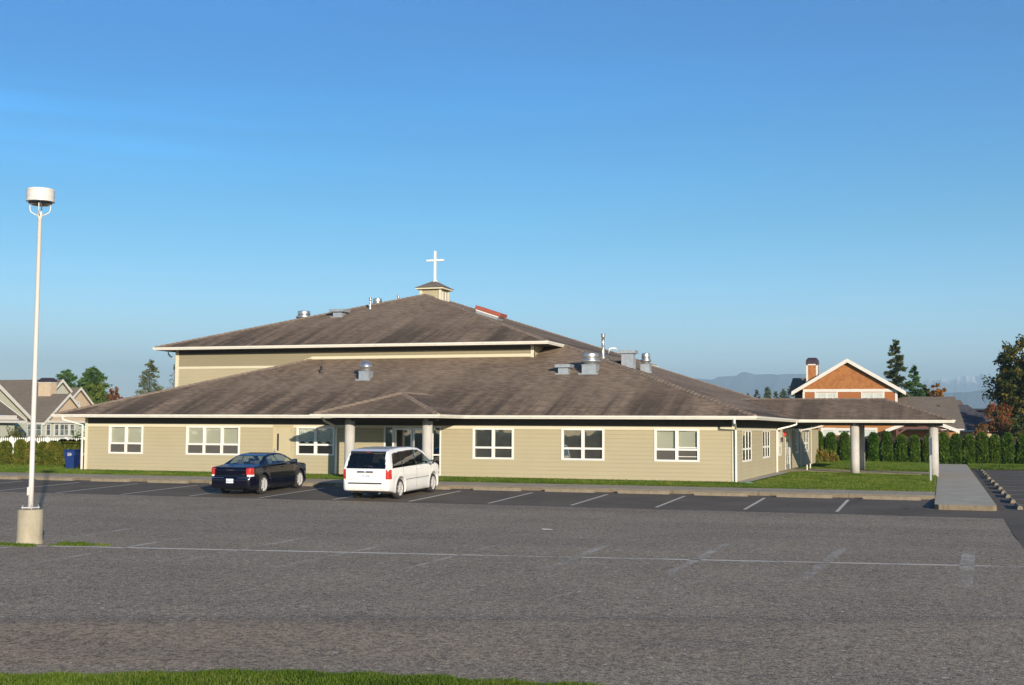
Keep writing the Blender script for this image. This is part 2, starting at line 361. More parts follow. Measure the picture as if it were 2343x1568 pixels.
def shakes(name, ca, cb_, sx, sz):
    t = NT(name); co = t.co(); sp = t.t.nodes.new('ShaderNodeSeparateXYZ'); t.ins(sp, 0, co)
    rz = t.math('DIVIDE', sp.outputs[2], sz); ri = t.math('FLOOR', rz); u = t.math('ADD', t.math('DIVIDE', t.math('ADD', sp.outputs[0], sp.outputs[1]), sx), t.math('MULTIPLY', ri, .43))
    cb = t.t.nodes.new('ShaderNodeCombineXYZ'); t.ins(cb, 0, t.math('FLOOR', u)); t.ins(cb, 1, ri)
    wn = t.t.nodes.new('ShaderNodeTexWhiteNoise'); wn.noise_dimensions = '2D'; t.ins(wn, 0, cb)
    c = t.mix(wn.outputs[0], ca, cb_)
    e = t.math('MAXIMUM', t.ramp(t.math('FRACT', rz), [(0, 1.0), (.14, 0.0)]), t.ramp(t.math('FRACT', u), [(0, 1.0), (.1, 0.0)]))
    c = t.mix(t.math('MULTIPLY', e, .5), c, tuple(x * .25 for x in ca)); t.base(c); t.set(Roughness=.8); return t.m
MT['cedar'] = shakes('cedar_shakes', (.27, .10, .024), (.37, .15, .042), .22, .2)
MT['cedarlap'] = shakes('cedar_lap', (.28, .095, .022), (.33, .115, .03), 30, .16)
MT['batten'] = shakes('cedar_batten', (.36, .155, .045), (.41, .18, .055), .55, 30)
# ground materials
def gravel_mat():
    t = NT('old_chipseal'); co = t.co()
    big = t.noise(t.scale(co, (.05, .22, 1)), 1.0, 5, .55); mid = t.noise(co, .45, 5, .6); n2 = t.noise(co, 3.5, 4, .7)
    c = t.mix(t.ramp(mid, [(.35, 0.0), (.68, 1.0)]), (.345, .275, .185), (.45, .36, .24))
    # brown dusty wheel tracks close to the grass
    sp = t.t.nodes.new('ShaderNodeSeparateXYZ'); t.ins(sp, 0, co)
    yy = t.math('SUBTRACT', sp.outputs[1], t.math('MULTIPLY', sp.outputs[0], .40))   # distance across the wheel tracks
    yy = t.math('ADD', yy, t.math('MULTIPLY', t.math('SUBTRACT', big, .5), 1.2))
    tr = t.ramp(t.math('DIVIDE', t.math('SUBTRACT', yy, 13.0), 10.0), [(0.10, .25), (.17, 1.0), (.25, .8), (.31, .95), (.40, .9), (.455, .55), (.50, 0.0)])
    left = t.ramp(t.math('DIVIDE', t.math('ADD', sp.outputs[0], 12.0), 13.0), [(0.2, 1.0), (.8, .2)])
    band = t.math('MULTIPLY', tr, left)
    c = t.mix(t.math('MULTIPLY', band, .85), c, (.53, .385, .245))
    dk = t.ramp(t.math('DIVIDE', t.math('SUBTRACT', yy, 13.0), 10.0), [(.43, 0.0), (.475, .5), (.53, 0.0)])
    c = t.mix(dk, c, (.19, .15, .12))
    c = t.mix(t.ramp(t.noise(co, .9, 5, .7), [(.56, 0.0), (.74, .42)]), c, (.31, .215, .15))
    dark = t.ramp(t.noise(t.scale(co, (.06, .35, 1), (3, 1, 0)), 1.0, 4), [(.5, 0.0), (.72, .4)])
    c = t.mix(dark, c, (.17, .142, .12))
    # stones of several sizes
    st = None
    for sc, lo, amt in ((13, .93, .8), (22, .86, .7), (34, .66, .75), (50, .56, .8), (95, .5, .6)):
        v = t.vor(co, sc); cs = t.t.nodes.new('ShaderNodeSeparateColor'); t.ins(cs, 0, v.outputs['Color'])
        k = t.math('MULTIPLY', t.ramp(cs.outputs[0], [(lo, 0.0), (1, 1.0)]), t.ramp(v.outputs['Distance'], [(.28, 1.0), (.5, 0.0)]))
        col_ = t.mix(cs.outputs[1], (.80, .64, .45), (.92, .88, .80))
        c = t.mix(t.math('MULTIPLY', t.math('MULTIPLY', k, amt), t.math('SUBTRACT', 1.0, t.math('MULTIPLY', band, .6))), c, col_)
        k2 = t.math('MULTIPLY', t.ramp(cs.outputs[2], [(.6, 0.0), (.9, 1.0)]), .6 * amt)
        c = t.mix(k2, c, (.07, .06, .055))
        st = v if st is None else st
    t.base(c); t.set(Roughness=.95); t.b.inputs['Specular IOR Level'].default_value = .03
    h = t.math('ADD', t.math('MULTIPLY', t.math('SUBTRACT', 1.0, t.vor(co, 38).outputs['Distance']), .7), t.math('MULTIPLY', n2, .4))
    t.bump(h, .16, .006); return t.m
MT['gravel'] = gravel_mat()
def asphalt_mat():
    t = NT('sealed_asphalt'); co = t.co()
    c = t.mix(t.ramp(t.noise(co, .5, 5), [(.35, 0.0), (.7, 1.0)]), (.115, .096, .074), (.165, .139, .107))
    c = t.mix(t.ramp(t.noise(co, 45, 2, .8), [(.45, 0.0), (.75, .55)]), c, (.19, .18, .17))
    c = t.mix(t.ramp(t.noise(t.scale(co, (.9, .25, 1)), 1.3, 5, .7), [(.58, 0.0), (.72, .5)]), c, (.035, .033, .034))
    t.base(c); t.set(Roughness=.9); t.b.inputs['Specular IOR Level'].default_value = .06; t.bump(t.noise(co, 90, 2), .12, .004); return t.m
MT['asphalt'] = asphalt_mat()
def concrete(name, c, joint=None, ax=0, stain=.3):
    t = NT(name); co = t.co()
    cc = t.mix(t.ramp(t.noise(co, 1.1, 6, .65), [(.3, 0.0), (.7, 1.0)]), tuple(x * .82 for x in c), tuple(x * 1.1 for x in c))
    cc = t.mix(t.math('MULTIPLY', t.ramp(t.noise(t.scale(co, (1, 1, .3)), 7, 5, .7), [(.5, 0.0), (.72, 1.0)]), stain), cc, (c[0] * .5, c[1] * .42, c[2] * .3))
    cc = t.mix(t.ramp(t.noise(co, 55, 2), [(.55, 0.0), (.8, .3)]), cc, tuple(x * .5 for x in c))
    if joint:
        sp = t.t.nodes.new('ShaderNodeSeparateXYZ'); t.ins(sp, 0, co)
        d = t.math('FRACT', t.math('DIVIDE', sp.outputs[ax], joint)); cc = t.mix(t.math('MULTIPLY', t.ramp(d, [(0, 1.0), (.02, 0.0)]), .6), cc, (.06, .055, .05))
    t.base(cc); t.set(Roughness=.95); t.b.inputs['Specular IOR Level'].default_value = .1; t.bump(t.noise(co, 40, 3), .15, .003); return t.m
MT['walk'] = concrete('walk_concrete', (.40, .345, .255), 1.5, 0, .2)
MT['walk2'] = concrete('side_walk_concrete', (.48, .43, .335), 1.5, 1, .12)
MT['curb'] = concrete('stained_curb', (.20, .165, .115), 3.0, 0, .7)
MT['stop'] = concrete('wheel_stop_concrete', (.235, .20, .145), None, 0, .45)
MT['column'] = concrete('column_concrete', (.44, .43, .40), None, 0, .12)
MT['drum'] = concrete('pole_base_concrete', (.36, .325, .24), None, 0, .35)
def grass_mat(name, ca, cb_, far=True):
    t = NT(name); co = t.co()
    c = t.mix(t.ramp(t.noise(co, .35, 5, .6), [(.35, 0.0), (.68, 1.0)]), ca, cb_)
    c = t.mix(t.ramp(t.noise(t.scale(co, (6, 22, 6)), 1.0, 4, .75), [(.4, 0.0), (.65, .6)]), c, tuple(x * .35 for x in ca))
    c = t.mix(t.ramp(t.noise(co, 2.1, 5, .7), [(.6, 0.0), (.8, .35)]), c, (.20, .22, .06))
    t.base(c); t.set(Roughness=.8); t.b.inputs['Specular IOR Level'].default_value = .2
    t.bump(t.noise(co, 24, 3, .8), .2, .01); return t.m
MT['lawn'] = grass_mat('lawn_grass', (.05, .098, .011), (.085, .148, .018))
MT['field'] = grass_mat('field_ground', (.06, .09, .03), (.10, .12, .05))
MT['blade'] = foliage('grass_blade', [(.035, .08, .005), (.07, .14, .009), (.12, .20, .018), (.26, .25, .07)], .8, .35)
def line_mat(name, worn, c=(.68, .64, .54)):
    t = NT(name); t.b.inputs['Specular IOR Level'].default_value = .05; co = t.co(); t.base(t.mix(t.ramp(t.noise(co, 30, 3), [(.35, 0.0), (.65, 1.0)]), tuple(x * .75 for x in c), c)); t.set(Roughness=.8)
    tp = t.t.nodes.new('ShaderNodeBsdfTransparent'); ms = t.t.nodes.new('ShaderNodeMixShader')
    a = t.math('ADD', t.math('MULTIPLY', t.noise(co, 34, 3, .8), .58), t.math('MULTIPLY', t.noise(co, .7, 2), .42))
    if worn > .44:
        gx = t.t.nodes.new('ShaderNodeSeparateXYZ'); t.ins(gx, 0, t.t.nodes.new('ShaderNodeTexCoord').outputs['Generated'])
        ed = t.math('SUBTRACT', 1.0, t.math('POWER', t.math('ABSOLUTE', t.math('SUBTRACT', t.math('MULTIPLY', gx.outputs[0], 2.0), 1.0)), 3.0))
        ey = t.math('SUBTRACT', 1.0, t.math('POWER', t.math('ABSOLUTE', t.math('SUBTRACT', t.math('MULTIPLY', gx.outputs[1], 2.0), 1.0)), 4.0))
        a = t.math('SUBTRACT', t.math('ADD', t.math('MULTIPLY', a, .75), t.math('MULTIPLY', t.noise(co, 9, 3, .7), .25)), t.math('MULTIPLY', t.math('SUBTRACT', 1.0, t.math('MULTIPLY', ed, ey)), .08))
    t.ins(ms, 0, t.ramp(a, [(worn, 0.0), (worn + .10, .95 if worn < .4 else .8)])); t.t.links.new(tp.outputs[0], ms.inputs[1]); t.t.links.new(t.b.outputs[0], ms.inputs[2]); t.t.links.new(ms.outputs[0], t.out.inputs[0]); return t.m
MT['line'] = line_mat('stall_paint', .30); MT['linew'] = line_mat('worn_paint', .38, (.86, .79, .66)); MT['linevw'] = line_mat('very_worn_paint', .45, (.72, .65, .54)); MT['linemw'] = line_mat('half_worn_paint', .442, (.80, .73, .61))
# ------------------------------------------------------------ ground
def lerp_table(v, tab):
    if v <= tab[0][0]: return tab[0][1]
    for (a, za), (b, zb) in zip(tab, tab[1:]):
        if v <= b: return za + (zb - za) * (v - a) / (b - a)
    return tab[-1][1]
def gz(Y): return lerp_table(Y, [(32, -.45), (38, -.417), (43.9, -.24), (44.2, -.24)])
def rz(Y): return lerp_table(Y, [(32, -.45), (38, -.417), (41, -.362)])
def lz(X, Y):
    return -.06 * max(0, min(1, (49 - Y) / 3)) - .09 * max(0, min(1, (X + 7.5) / 7)) - .02
def wz(Y): return -.195 + .075 * (Y - 40.3) / 48.1
def sheet(name, xs, ys, zf, mat, kind='structure', parent=None):
    mb = MB(); nx = len(xs)
    mb.add([(x, y, zf(x, y)) for y in ys for x in xs], [(j * nx + i, j * nx + i + 1, (j + 1) * nx + i + 1, (j + 1) * nx + i) for j in range(len(ys) - 1) for i in range(nx - 1)])
    return tag(mb.build(name, mat, parent), kind=kind)
sheet('ground', [-30000, -200, 100, 30000], [-3000, -100, 200, 30000], lambda x, y: -.62, MT['field'])
sheet('gravel_lot', [-150, -60, 1.6], [-60, 32, 36, 38], lambda x, y: gz(y), MT['gravel'])
sheet('asphalt_apron', [-150, -60, 1.6], [38, 40, 43.9, 44.1], lambda x, y: gz(y), MT['asphalt'])
sheet('side_lot', [1.6, 20, 90], [-60, 30, 38, 41, 84.2], lambda x, y: rz(y), MT['asphalt'])
sheet('asphalt_strip', [1.45, 1.6], [40.2, 84.2], lambda x, y: rz(y), MT['asphalt'])
sheet('lawn', [-160, -60, -38, -22, -7.5, -5, -2, -.21], [45.9, 46.2, 47, 48, 49, 62, 90, 260], lz, MT['lawn'])
sheet('lawn', [-.21, 2, 40, 120], [84.15, 86, 90, 260], lambda x, y: -.13 - .22 * max(0, min(1, (86 - y) / 1.85)) * (1 if x > 1.6 else 0), MT['lawn'])
# front walk with its curb face
mb = MB(); mb.k = 0
xs = [-150, -.23]
mb.add([(-150, 44.0, -.12), (-.235, 44.0, -.12), (-.235, 44.2, -.10), (-150, 44.2, -.10), (-150, 46.0, -.07), (-.235, 46.0, -.07)], [(3, 2, 5, 4), (0, 1, 2, 3)], 0)
mb.add([(-150, 44.0, -.7), (-.235, 44.0, -.7), (-.235, 44.0, -.12), (-150, 44.0, -.12)], [(0, 1, 2, 3)], 1)
tag(mb.build('front_walk', [MT['walk'], MT['curb']]), kind='structure')
mb = MB()
w0, w1 = -.23, 1.53
def fz(x, y): return (x, y, wz(y))
pts = [(w0, 40.45), (w0 + .12, 40.3), (w1 - .12, 40.3), (w1, 40.45), (w1, 88.4), (w0, 88.4)]
mb.add([fz(*p) for p in pts], [(0, 1, 2, 3, 4, 5)], 0)
for i in range(6):
    a, b = pts[i], pts[(i + 1) % 6]; mb.add([(*a, -.8), (*b, -.8), fz(*b), fz(*a)], [(0, 1, 2, 3)], 1)
tag(mb.build('side_walk', [MT['walk2'], MT['curb']]), kind='structure')
mb = MB()
ex = [-7.5, -5, -2, -.24]
for a, b in zip(ex, ex[1:]):
    mb.quad((a, 64.3, lz(a, 64) + .03), (b, 64.3, lz(b, 64) + .03), (b, 68.3, lz(b, 64) + .03), (a, 68.3, lz(a, 64) + .03))
mb.quad((-7.5, 64.3, -.3), (-.24, 64.3, -.3), (-.24, 64.3, lz(-.24, 64) + .03), (-7.5, 64.3, lz(-7.5, 64) + .03))
mb.quad((-6.95, 62.2, .0), (-7.5, 62.2, 0.004), (-7.5, 64.3, 0.014), (-6.2, 64.3, .0))
tag(mb.build('entrance_path', MT['walk']), kind='structure')
# pebble border by the right wall
mb = MB(); mb.quad((-7.52, 49.1, .0), (-7.15, 48.6, -.005), (-6.95, 62.2, .0), (-7.52, 62.2, .0)); tag(mb.build('pebble_border', concrete('pebble_strip', (.42, .40, .36), None, 0, .3)), kind='structure')
mb = MB(); mb.quad((-37.4, 48.97, .002), (-37.4, 49.1, .012), (-7.5, 49.1, .012), (-7.5, 48.93, .002)); tag(mb.build('foundation_strip', concrete('foundation_edge', (.30, .26, .2), None, 0, .6)), kind='structure')
# painted lines
def gline(name, a, b, wd, mat, zf, n=6, dz=.004):
    a = Vector(a); b = Vector(b); d = (b - a).normalized(); s = Vector((d.y, -d.x)) * wd / 2; mb = MB()
    for i in range(n):
        p = a + (b - a) * i / n; q = a + (b - a) * (i + 1) / n
        mb.quad(*[(v.x, v.y, zf(v.y) + dz) for v in (p + s, q + s, q - s, p - s)])
    return tag(mb.build(name, mat), kind='structure')
for k in range(13):
    x = -2.97 - 2.74 * k + (.03 * k if k < 4 else .08)
    gline('stall_line', (x, 38.75 - .07 * k), (x + .03, 43.1 - .02 * k), .10, MT['line'], gz, 4)
for y in (40.9, 44.45, 48.0, 51.5, 55.05, 58.7, 62.4, 65.7, 69.4, 74.2, 78.0, 81.5):
    gline('stall_line', (2.35, y), (8.0, y), .10, MT['line'], rz, 2)
gline('gravel_line', (-24, 20.3), (-17.3, 21.5), .13, MT['linew'], gz, 6)
gline('gravel_line', (-17.24, 21.57), (6.0, 25.8), .15, MT['linew'], gz, 40)
for a, b, m, wd in (((.53, 28.7), (.28, 20.9), 'linevw', .26), ((-1.94, 28.0), (-2.26, 20.7), 'linevw', .22), ((-4.4, 27.8), (-4.47, 21.2), 'linevw', .22), ((-6.83, 27.3), (-6.52, 20.7), 'linevw', .2),
             ((-8.9, 26.6), (-8.9, 19.9), 'linevw', .12), ((-11.06, 25.0), (-11.1, 18.7), 'linemw', .10), ((-13.5, 26.6), (-13.15, 19.3), 'linemw', .10), ((-16.07, 26.2), (-15.3, 17.9), 'linevw', .14),
             ((-18.5, 26.2), (-18.04, 22.7), 'linemw', .13), ((-18.04, 22.5), (-17.8, 20.0), 'linemw', .12), ((-21.0, 26.0), (-20.2, 18.5), 'linevw', .12)):
    gline('gravel_line', a, b, wd, MT[m], gz, 8)
# wheel stops
def stop_mesh(L=1.83):
    mb = MB(); h = L / 2
    sec = [(-.085, 0), (-.075, .07), (-.045, .12), (.045, .12), (.075, .07), (.085, 0)]
    mb.prism([(-h, y, z) for y, z in sec], (L, 0, 0))
    me = bpy.data.meshes.new('wheel_stop'); me.from_pydata(mb.v, [], mb.f); me.materials.append(MT['stop']); return me
sm_ = stop_mesh()
rnd = random.Random(4)
fx = [-1.58, -4.4, -7.2, -9.93, -12.62, -15.36, -18.1, -20.95, -23.75, -26.5, -29.3, -32.05, -34.8, -37.5]
flab = ['concrete wheel stop nearest the raised side walk, first from the right along the front curb'] + \
       ['concrete wheel stop along the front curb, %s from the raised side walk' % ORD[i] for i in range(1, 5)] + \
       ['concrete wheel stop poking out just right of the white minivan front wheel', 'concrete wheel stop in the bay of the white minivan, mostly hidden in its shadow', 'concrete wheel stop between the two cars along the front curb',
        'concrete wheel stop in the bay of the dark blue sedan'] + ['concrete wheel stop along the front curb, %s to the left of the dark sedan' % ORD[i] for i in range(5)]
for x, lb in zip(fx, flab):
    o = bpy.data.objects.new('wheel_stop', sm_); col.objects.link(o); y = 43.62 + rnd.uniform(-.06, .06)
    o.location = (x, y, gz(y) - .004); o.rotation_euler = (.03, 0, rnd.uniform(-.02, .02)); tag(o, lb, 'wheel stop', 'wheel stops along the front curb')
ys = [41.9, 45.5, 49.1, 52.2, 55.9, 59.8, 63.5, 67.9, 70.3, 73.5, 76.8, 80.2]
for i, y in enumerate(ys):
    o = bpy.data.objects.new('wheel_stop', sm_); col.objects.link(o)
    o.location = (2.24, y + .6, rz(y) - .002); o.rotation_euler = (0, 0, PI / 2 + rnd.uniform(-.03, .03)); tag(o, 'weathered wheel stop beside the raised side walk, %s from the near end of the row' % ORD[i], 'wheel stop', 'wheel stops along the side lot')

# ------------------------------------------------------------ church building
CH = empty('church_building', (-22.4, 49.1, 0), 'beige lap-sided church building with a brown hipped roof, white gutters and a cross on top', 'building')
def siding(mb, axis, c, sgn, u0, u1, z0, z1, holes=(), e=.163, zbase=0.0, top=None):
    # lap boards; axis 'x': wall runs along x at y=c facing sgn*y ; axis 'y': along y at x=c
    def P(u, o, z): return (u, c + sgn * o, z) if axis == 'x' else (c + sgn * o, u, z)
    def out(u, o, z, lo): return P(u, o, z)
    k = int(math.floor((z0 - zbase) / e))
    while zbase + k * e < z1 - 1e-6:
        a, b = zbase + k * e, zbase + (k + 1) * e; k += 1
        zs = sorted({max(a, z0), min(b, z1)} | {h for hh in holes for h in (hh[2], hh[3]) if max(a, z0) < h < min(b, z1)})
        for lo, hi in zip(zs, zs[1:]):
            iv = [(u0, u1)]
            for h in holes:
                if h[2] < (lo + hi) / 2 < h[3]:
                    niv = []
                    for p, q in iv:
                        if h[1] <= p or h[0] >= q: niv.append((p, q))
                        else:
                            if h[0] > p: niv.append((p, h[0]))
                            if h[1] < q: niv.append((h[1], q))
                    iv = niv
            ol = .016 - .013 * (lo - a) / e; oh = .016 - .013 * (hi - a) / e
            for p, q in iv:
                p2, q2 = p, q
                mb.quad(P(p, ol, lo), P(q, ol, lo), P(q2, oh, hi), P(p2, oh, hi))
                if abs(lo - a) < 1e-6: mb.quad(P(p, ol, lo), P(q, ol, lo), P(q, 0, lo), P(p, 0, lo))
    return mb
def rect_wall(mb, axis, c, u0, u1, z0, z1, holes):
    us = sorted({u0, u1} | {v for h in holes for v in h[:2]}); zs = sorted({z0, z1} | {v for h in holes for v in h[2:]})
    for a, b in zip(us, us[1:]):
        for lo, hi in zip(zs, zs[1:]):
            if any(h[0] < (a + b) / 2 < h[1] and h[2] < (lo + hi) / 2 < h[3] for h in holes): continue
            P = (lambda u, z: (u, c, z)) if axis == 'x' else (lambda u, z: (c, u, z))
            mb.quad(P(a, lo), P(b, lo), P(b, hi), P(a, hi))
FY, RX = 49.1, -7.55
XL = -37.5
W_ = [(-36.2, -34.4, .75, 2.04), (-32.09, -29.38, .75, 2.035), (-26.54, -24.74, .80, 2.035), (-18.36, -16.6, .745, 2.03), (-14.53, -12.78, .75, 2.035), (-10.71, -8.96, .75, 2.04)]
DOOR = (-27.72, -26.72, .02, 2.11)
ENT = (-22.40, -19.79, .02, 2.10)
holesF = W_ + [DOOR, ENT]
SW = [(50.95, 53.45, .72, 2.02), (57.0, 59.4, .75, 2.02), (62.3, 63.9, .76, 2.01), (70.2, 71.9, .77, 2.01), (74.9, 77.4, .77, 2.03)]
SD = (65.6, 68.4, .03, 2.09)
holesR = SW + [SD]
YB = 79.2
mb = MB(); siding(mb, 'x', FY, -1, XL, RX, 0.01, 1.985, holesF); rect_wall(mb, 'x', FY + .002, XL, RX, 0.0, 2.4, holesF)
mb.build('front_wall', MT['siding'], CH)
mb = MB(); siding(mb, 'y', RX, 1, FY, YB, 0.01, 1.985, holesR); rect_wall(mb, 'y', RX - .002, FY, YB, -.15, 2.4, holesR)
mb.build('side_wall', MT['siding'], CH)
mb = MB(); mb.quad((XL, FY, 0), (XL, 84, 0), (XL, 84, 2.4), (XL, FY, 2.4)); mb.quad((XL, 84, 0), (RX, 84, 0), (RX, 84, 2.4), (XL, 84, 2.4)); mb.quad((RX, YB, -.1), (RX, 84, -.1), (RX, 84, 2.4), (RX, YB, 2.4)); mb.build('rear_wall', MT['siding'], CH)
mb = MB(); mb.box(XL + .05, RX - .1, 52.0, 52.05, 0, 2.38); mb.box(-9.8, -9.75, 52.05, 80, 0, 2.38); mb.box(XL + .05, RX - .05, 49.2, 80, .0, .015); mb.build('interior_partition', MT['dark'], CH)
# dark strip painting the eave's shade on the wall, cream band, corner boards
mb = MB()
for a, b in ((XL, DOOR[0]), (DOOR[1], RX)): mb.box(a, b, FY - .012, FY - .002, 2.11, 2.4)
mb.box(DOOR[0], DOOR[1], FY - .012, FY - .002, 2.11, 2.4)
mb.box(RX + .002, RX + .012, FY, YB, 2.11, 2.4); mb.build('eave_shade_strip', MT['soffit'], CH)
mb = MB()
for a, b in ((XL, DOOR[0]), (DOOR[1], ENT[0]), (ENT[1], RX)): mb.box(a, b, FY - .028, FY, 1.985, 2.11)
mb.box(RX, RX + .028, FY, SD[0], 1.985, 2.11); mb.box(RX, RX + .028, SD[1], YB, 1.985, 2.11); mb.build('cream_band', MT['band'], CH)
for q in ((RX - .12, RX + .03, FY - .035, FY + .12, 0, 2.4), (XL - .03, XL + .12, FY - .035, FY + .12, 0, 2.4), (RX, RX + .034, YB - .12, YB + .01, -.05, 2.4)): mb = MB(); mb.box(*q); mb.build('corner_board', MT['band'], CH)
# windows
def window(parent, axis, c, sgn, u0, u1, z0, z1, cols_, split, style, mh=.06, pr=1.0):
    def B(mb, a, b, o0, o1, lo, hi):
        o0, o1 = sorted((c + sgn * o0 * pr, c + sgn * o1 * pr))
        if axis == 'x': mb.box(a, b, o0, o1, lo, hi)
        else: mb.box(o0, o1, a, b, lo, hi)
    fw = .075; mb = MB()
    B(mb, u0 - .02, u1 + .02, -.06, .038, z1 - fw, z1); B(mb, u0 - .02, u1 + .02, -.06, .038, z0, z0 + fw)
    B(mb, u0 - .02, u0 + fw - .01, -.06, .036, z0 + fw, z1 - fw); B(mb, u1 - fw + .01, u1 + .02, -.06, .036, z0 + fw, z1 - fw)
    zs = z0 + (z1 - z0) * split; n = cols_; wd = (u1 - u0) / n
    for i in range(1, n): B(mb, u0 + wd * i - mh, u0 + wd * i + mh, -.06, .030, z0 + fw, z1 - fw)
    for i in range(n):
        a = u0 + wd * i + (fw - .01 if i == 0 else .06); b = u0 + wd * (i + 1) - (fw - .01 if i == n - 1 else .06)
        B(mb, a, b, -.05, .022, zs - .04, zs + .04)
    f = mb.build('window', MT['white'], parent)
    mb = MB(); B(mb, u0, u1, -.034 if pr == 1 else .0, -.030 if pr == 1 else .004, z0 + .03, z1 - .03); mb.build('pane', MT['glassd' if style == 'dark' else 'glass'], f)
    if style in ('blind', 'halfopen'):
        mb = MB(); B(mb, u0, u1, -.10, -.095, z0 + .02, z1 - .02); mb.build('blind', MT['blind'], f)
        mb = MB()
        for i in range(n):
            B(mb, u0 + wd * i + .05, u0 + wd * (i + 1) - .05, -.026, -.024, z0 + .05, zs - .03)
        if style == 'blind' or 1: mb.build('insect_screen', MT['scr'], f)
    if style == 'halfopen':
        mb = MB(); B(mb, u0 + wd + .06, u1 - .05, -.024, -.01, zs + .06, zs + .10); B(mb, u0 + wd + .06, u1 - .05, -.024, -.01, z0 + .19, z0 + .215); mb.build('sash_rail', MT['white'], f)
    if style == 'curtain':
        mb = MB(); m_ = 40
        for i in range(m_):
            a = u0 + (u1 - u0) * i / m_; b = u0 + (u1 - u0) * (i + 1) / m_; o = .09 + .03 * (i % 2)
            q = .09 + .03 * ((i + 1) % 2); zb = zs + .05 + (.1 * math.sin(i * .35) ** 2 if 1 else 0)
            P = (lambda u, o, z: (u, c - sgn * o, z))
            mb.quad(P(a, o, zb), P(b, q, zb), P(b, q, z1 - .05), P(a, o, z1 - .05))
        mb.build('curtain', MT['curtain'], f)
    if style == 'slats':
        mb = MB(); k = int((z1 - z0 - .1) / .03)
        for i in range(k):
            z = z0 + .05 + i * .03
            mb.quad((u0, c + .10, z), (u1, c + .10, z), (u1, c + .118, z + .012), (u0, c + .118, z + .012))
        mb.build('blind', MT['slat'], f)
    return f
def screen_mat():
    t = NT('insect_mesh_screen'); t.base((.10, .095, .085)); t.set(Roughness=.9)
    tp = t.t.nodes.new('ShaderNodeBsdfTransparent'); ms = t.t.nodes.new('ShaderNodeMixShader'); ms.inputs[0].default_value = .68
    t.t.links.new(tp.outputs[0], ms.inputs[1]); t.t.links.new(t.b.outputs[0], ms.inputs[2]); t.t.links.new(ms.outputs[0], t.out.inputs[0]); return t.m
MT['scr'] = screen_mat()
MT['slat'] = M('slat_blind', (.22, .20, .17), .6, var=.3, vs=3)
for (a, b, lo, hi), n, st in zip(W_, (2, 3, 2, 2, 2, 2), ('blind', 'blind', 'curtain', 'slats', 'slats', 'halfopen')):
    window(CH, 'x', FY, -1, a, b, lo, hi, n, .37, st)
for a, b, lo, hi in SW: window(CH, 'y', RX, 1, a, b, lo, hi, 3, .40, 'dark', .09, .35)
# tan side door with a slit pane
mb = MB(); mb.box(DOOR[0], DOOR[0] + .06, FY - .03, FY + .05, 0, 2.11); mb.box(DOOR[1] - .06, DOOR[1], FY - .03, FY + .05, 0, 2.11); mb.box(DOOR[0] + .06, DOOR[1] - .06, FY - .03, FY + .05, 2.04, 2.11)
mb.box(DOOR[0] + .06, DOOR[0] + .19, FY + .0, FY + .04, 0, 2.04); mb.box(DOOR[0] + .29, DOOR[1] - .06, FY + .0, FY + .04, 0, 2.04); mb.box(DOOR[0] + .19, DOOR[0] + .29, FY, FY + .04, 0, .98); mb.box(DOOR[0] + .19, DOOR[0] + .29, FY, FY + .04, 1.72, 2.04)
dr = mb.build('door', MT['door'], CH)
mb = MB(); mb.box(DOOR[0] + .19, DOOR[0] + .29, FY + .02, FY + .03, .98, 1.72); mb.build('pane', MT['black'], dr)
mb = MB(); mb.lathe([(.03, 0), (.035, .03), (.012, .04), (.012, .06)], (DOOR[0] + .1, FY - .0, .95), 10, 'y', Matrix.Rotation(PI, 3, 'Z')); mb.box(DOOR[0] + .085, DOOR[0] + .2, FY - .075, FY - .055, .94, .96); mb.box(DOOR[0] + .085, DOOR[0] + .115, FY - .02, FY, 1.0, 1.06); mb.build('handle', MT['steel'], dr)
for z in (.3, 1.1, 1.8): mb = MB(); mb.box(DOOR[1] - .07, DOOR[1] - .05, FY - .034, FY - .002, z, z + .1); mb.build('hinge', MT['steel'], dr)
# entrance doors with side lights (front)
def entrance(parent, axis, c, sgn, u0, u1, z0, z1, divs, name='entrance_door'):
    def B(mb, a, b, o0, o1, lo, hi):
        o0, o1 = sorted((c + sgn * o0, c + sgn * o1))
        if axis == 'x': mb.box(a, b, o0, o1, lo, hi)
        else: mb.box(o0, o1, a, b, lo, hi)
    mb = MB(); B(mb, u0, u1, -.05, .03, z1 - .07, z1); B(mb, u0, u0 + .06, -.05, .028, z0, z1 - .07); B(mb, u1 - .06, u1, -.05, .028, z0, z1 - .07)
    for d, wd in divs['mull']: B(mb, d - wd / 2, d + wd / 2, -.05, .026, z0, z1 - .07)
    for a, b in divs['side']: B(mb, a, b, -.04, .018, z0, z0 + .1); B(mb, a, b, -.04, .018, z0 + .84, z0 + .90)
    f = mb.build('entrance_frame', MT['white'], parent)
    for a, b in divs['side']: mb = MB(); B(mb, a, b, -.02, -.015, z0 + .1, z1 - .07); mb.build('pane', MT['glassd'], f)
    for a, b in divs['door']:
        mb = MB(); B(mb, a + .01, a + .09, -.04, .01, z0, z1 - .08); B(mb, b - .09, b - .01, -.04, .01, z0, z1 - .08); B(mb, a + .09, b - .09, -.04, .01, z1 - .18, z1 - .08); B(mb, a + .09, b - .09, -.04, .01, z0, z0 + .25)
        d = mb.build('entrance_door', MT['alum'], parent)
        mb = MB(); B(mb, a + .09, b - .09, -.02, -.015, z0 + .25, z1 - .18); mb.build('pane', MT['glassd'], d)
        mb = MB(); hx = b - .14 if a == divs['door'][0][0] else a + .14
        B(mb, hx - .012, hx + .012, .04, .06, z0 + .75, z0 + 1.15); B(mb, hx - .01, hx + .01, .0, .05, z0 + .76, z0 + .78); B(mb, hx - .01, hx + .01, .0, .05, z0 + 1.12, z0 + 1.14); mb.build('handle', MT['steel'], d)
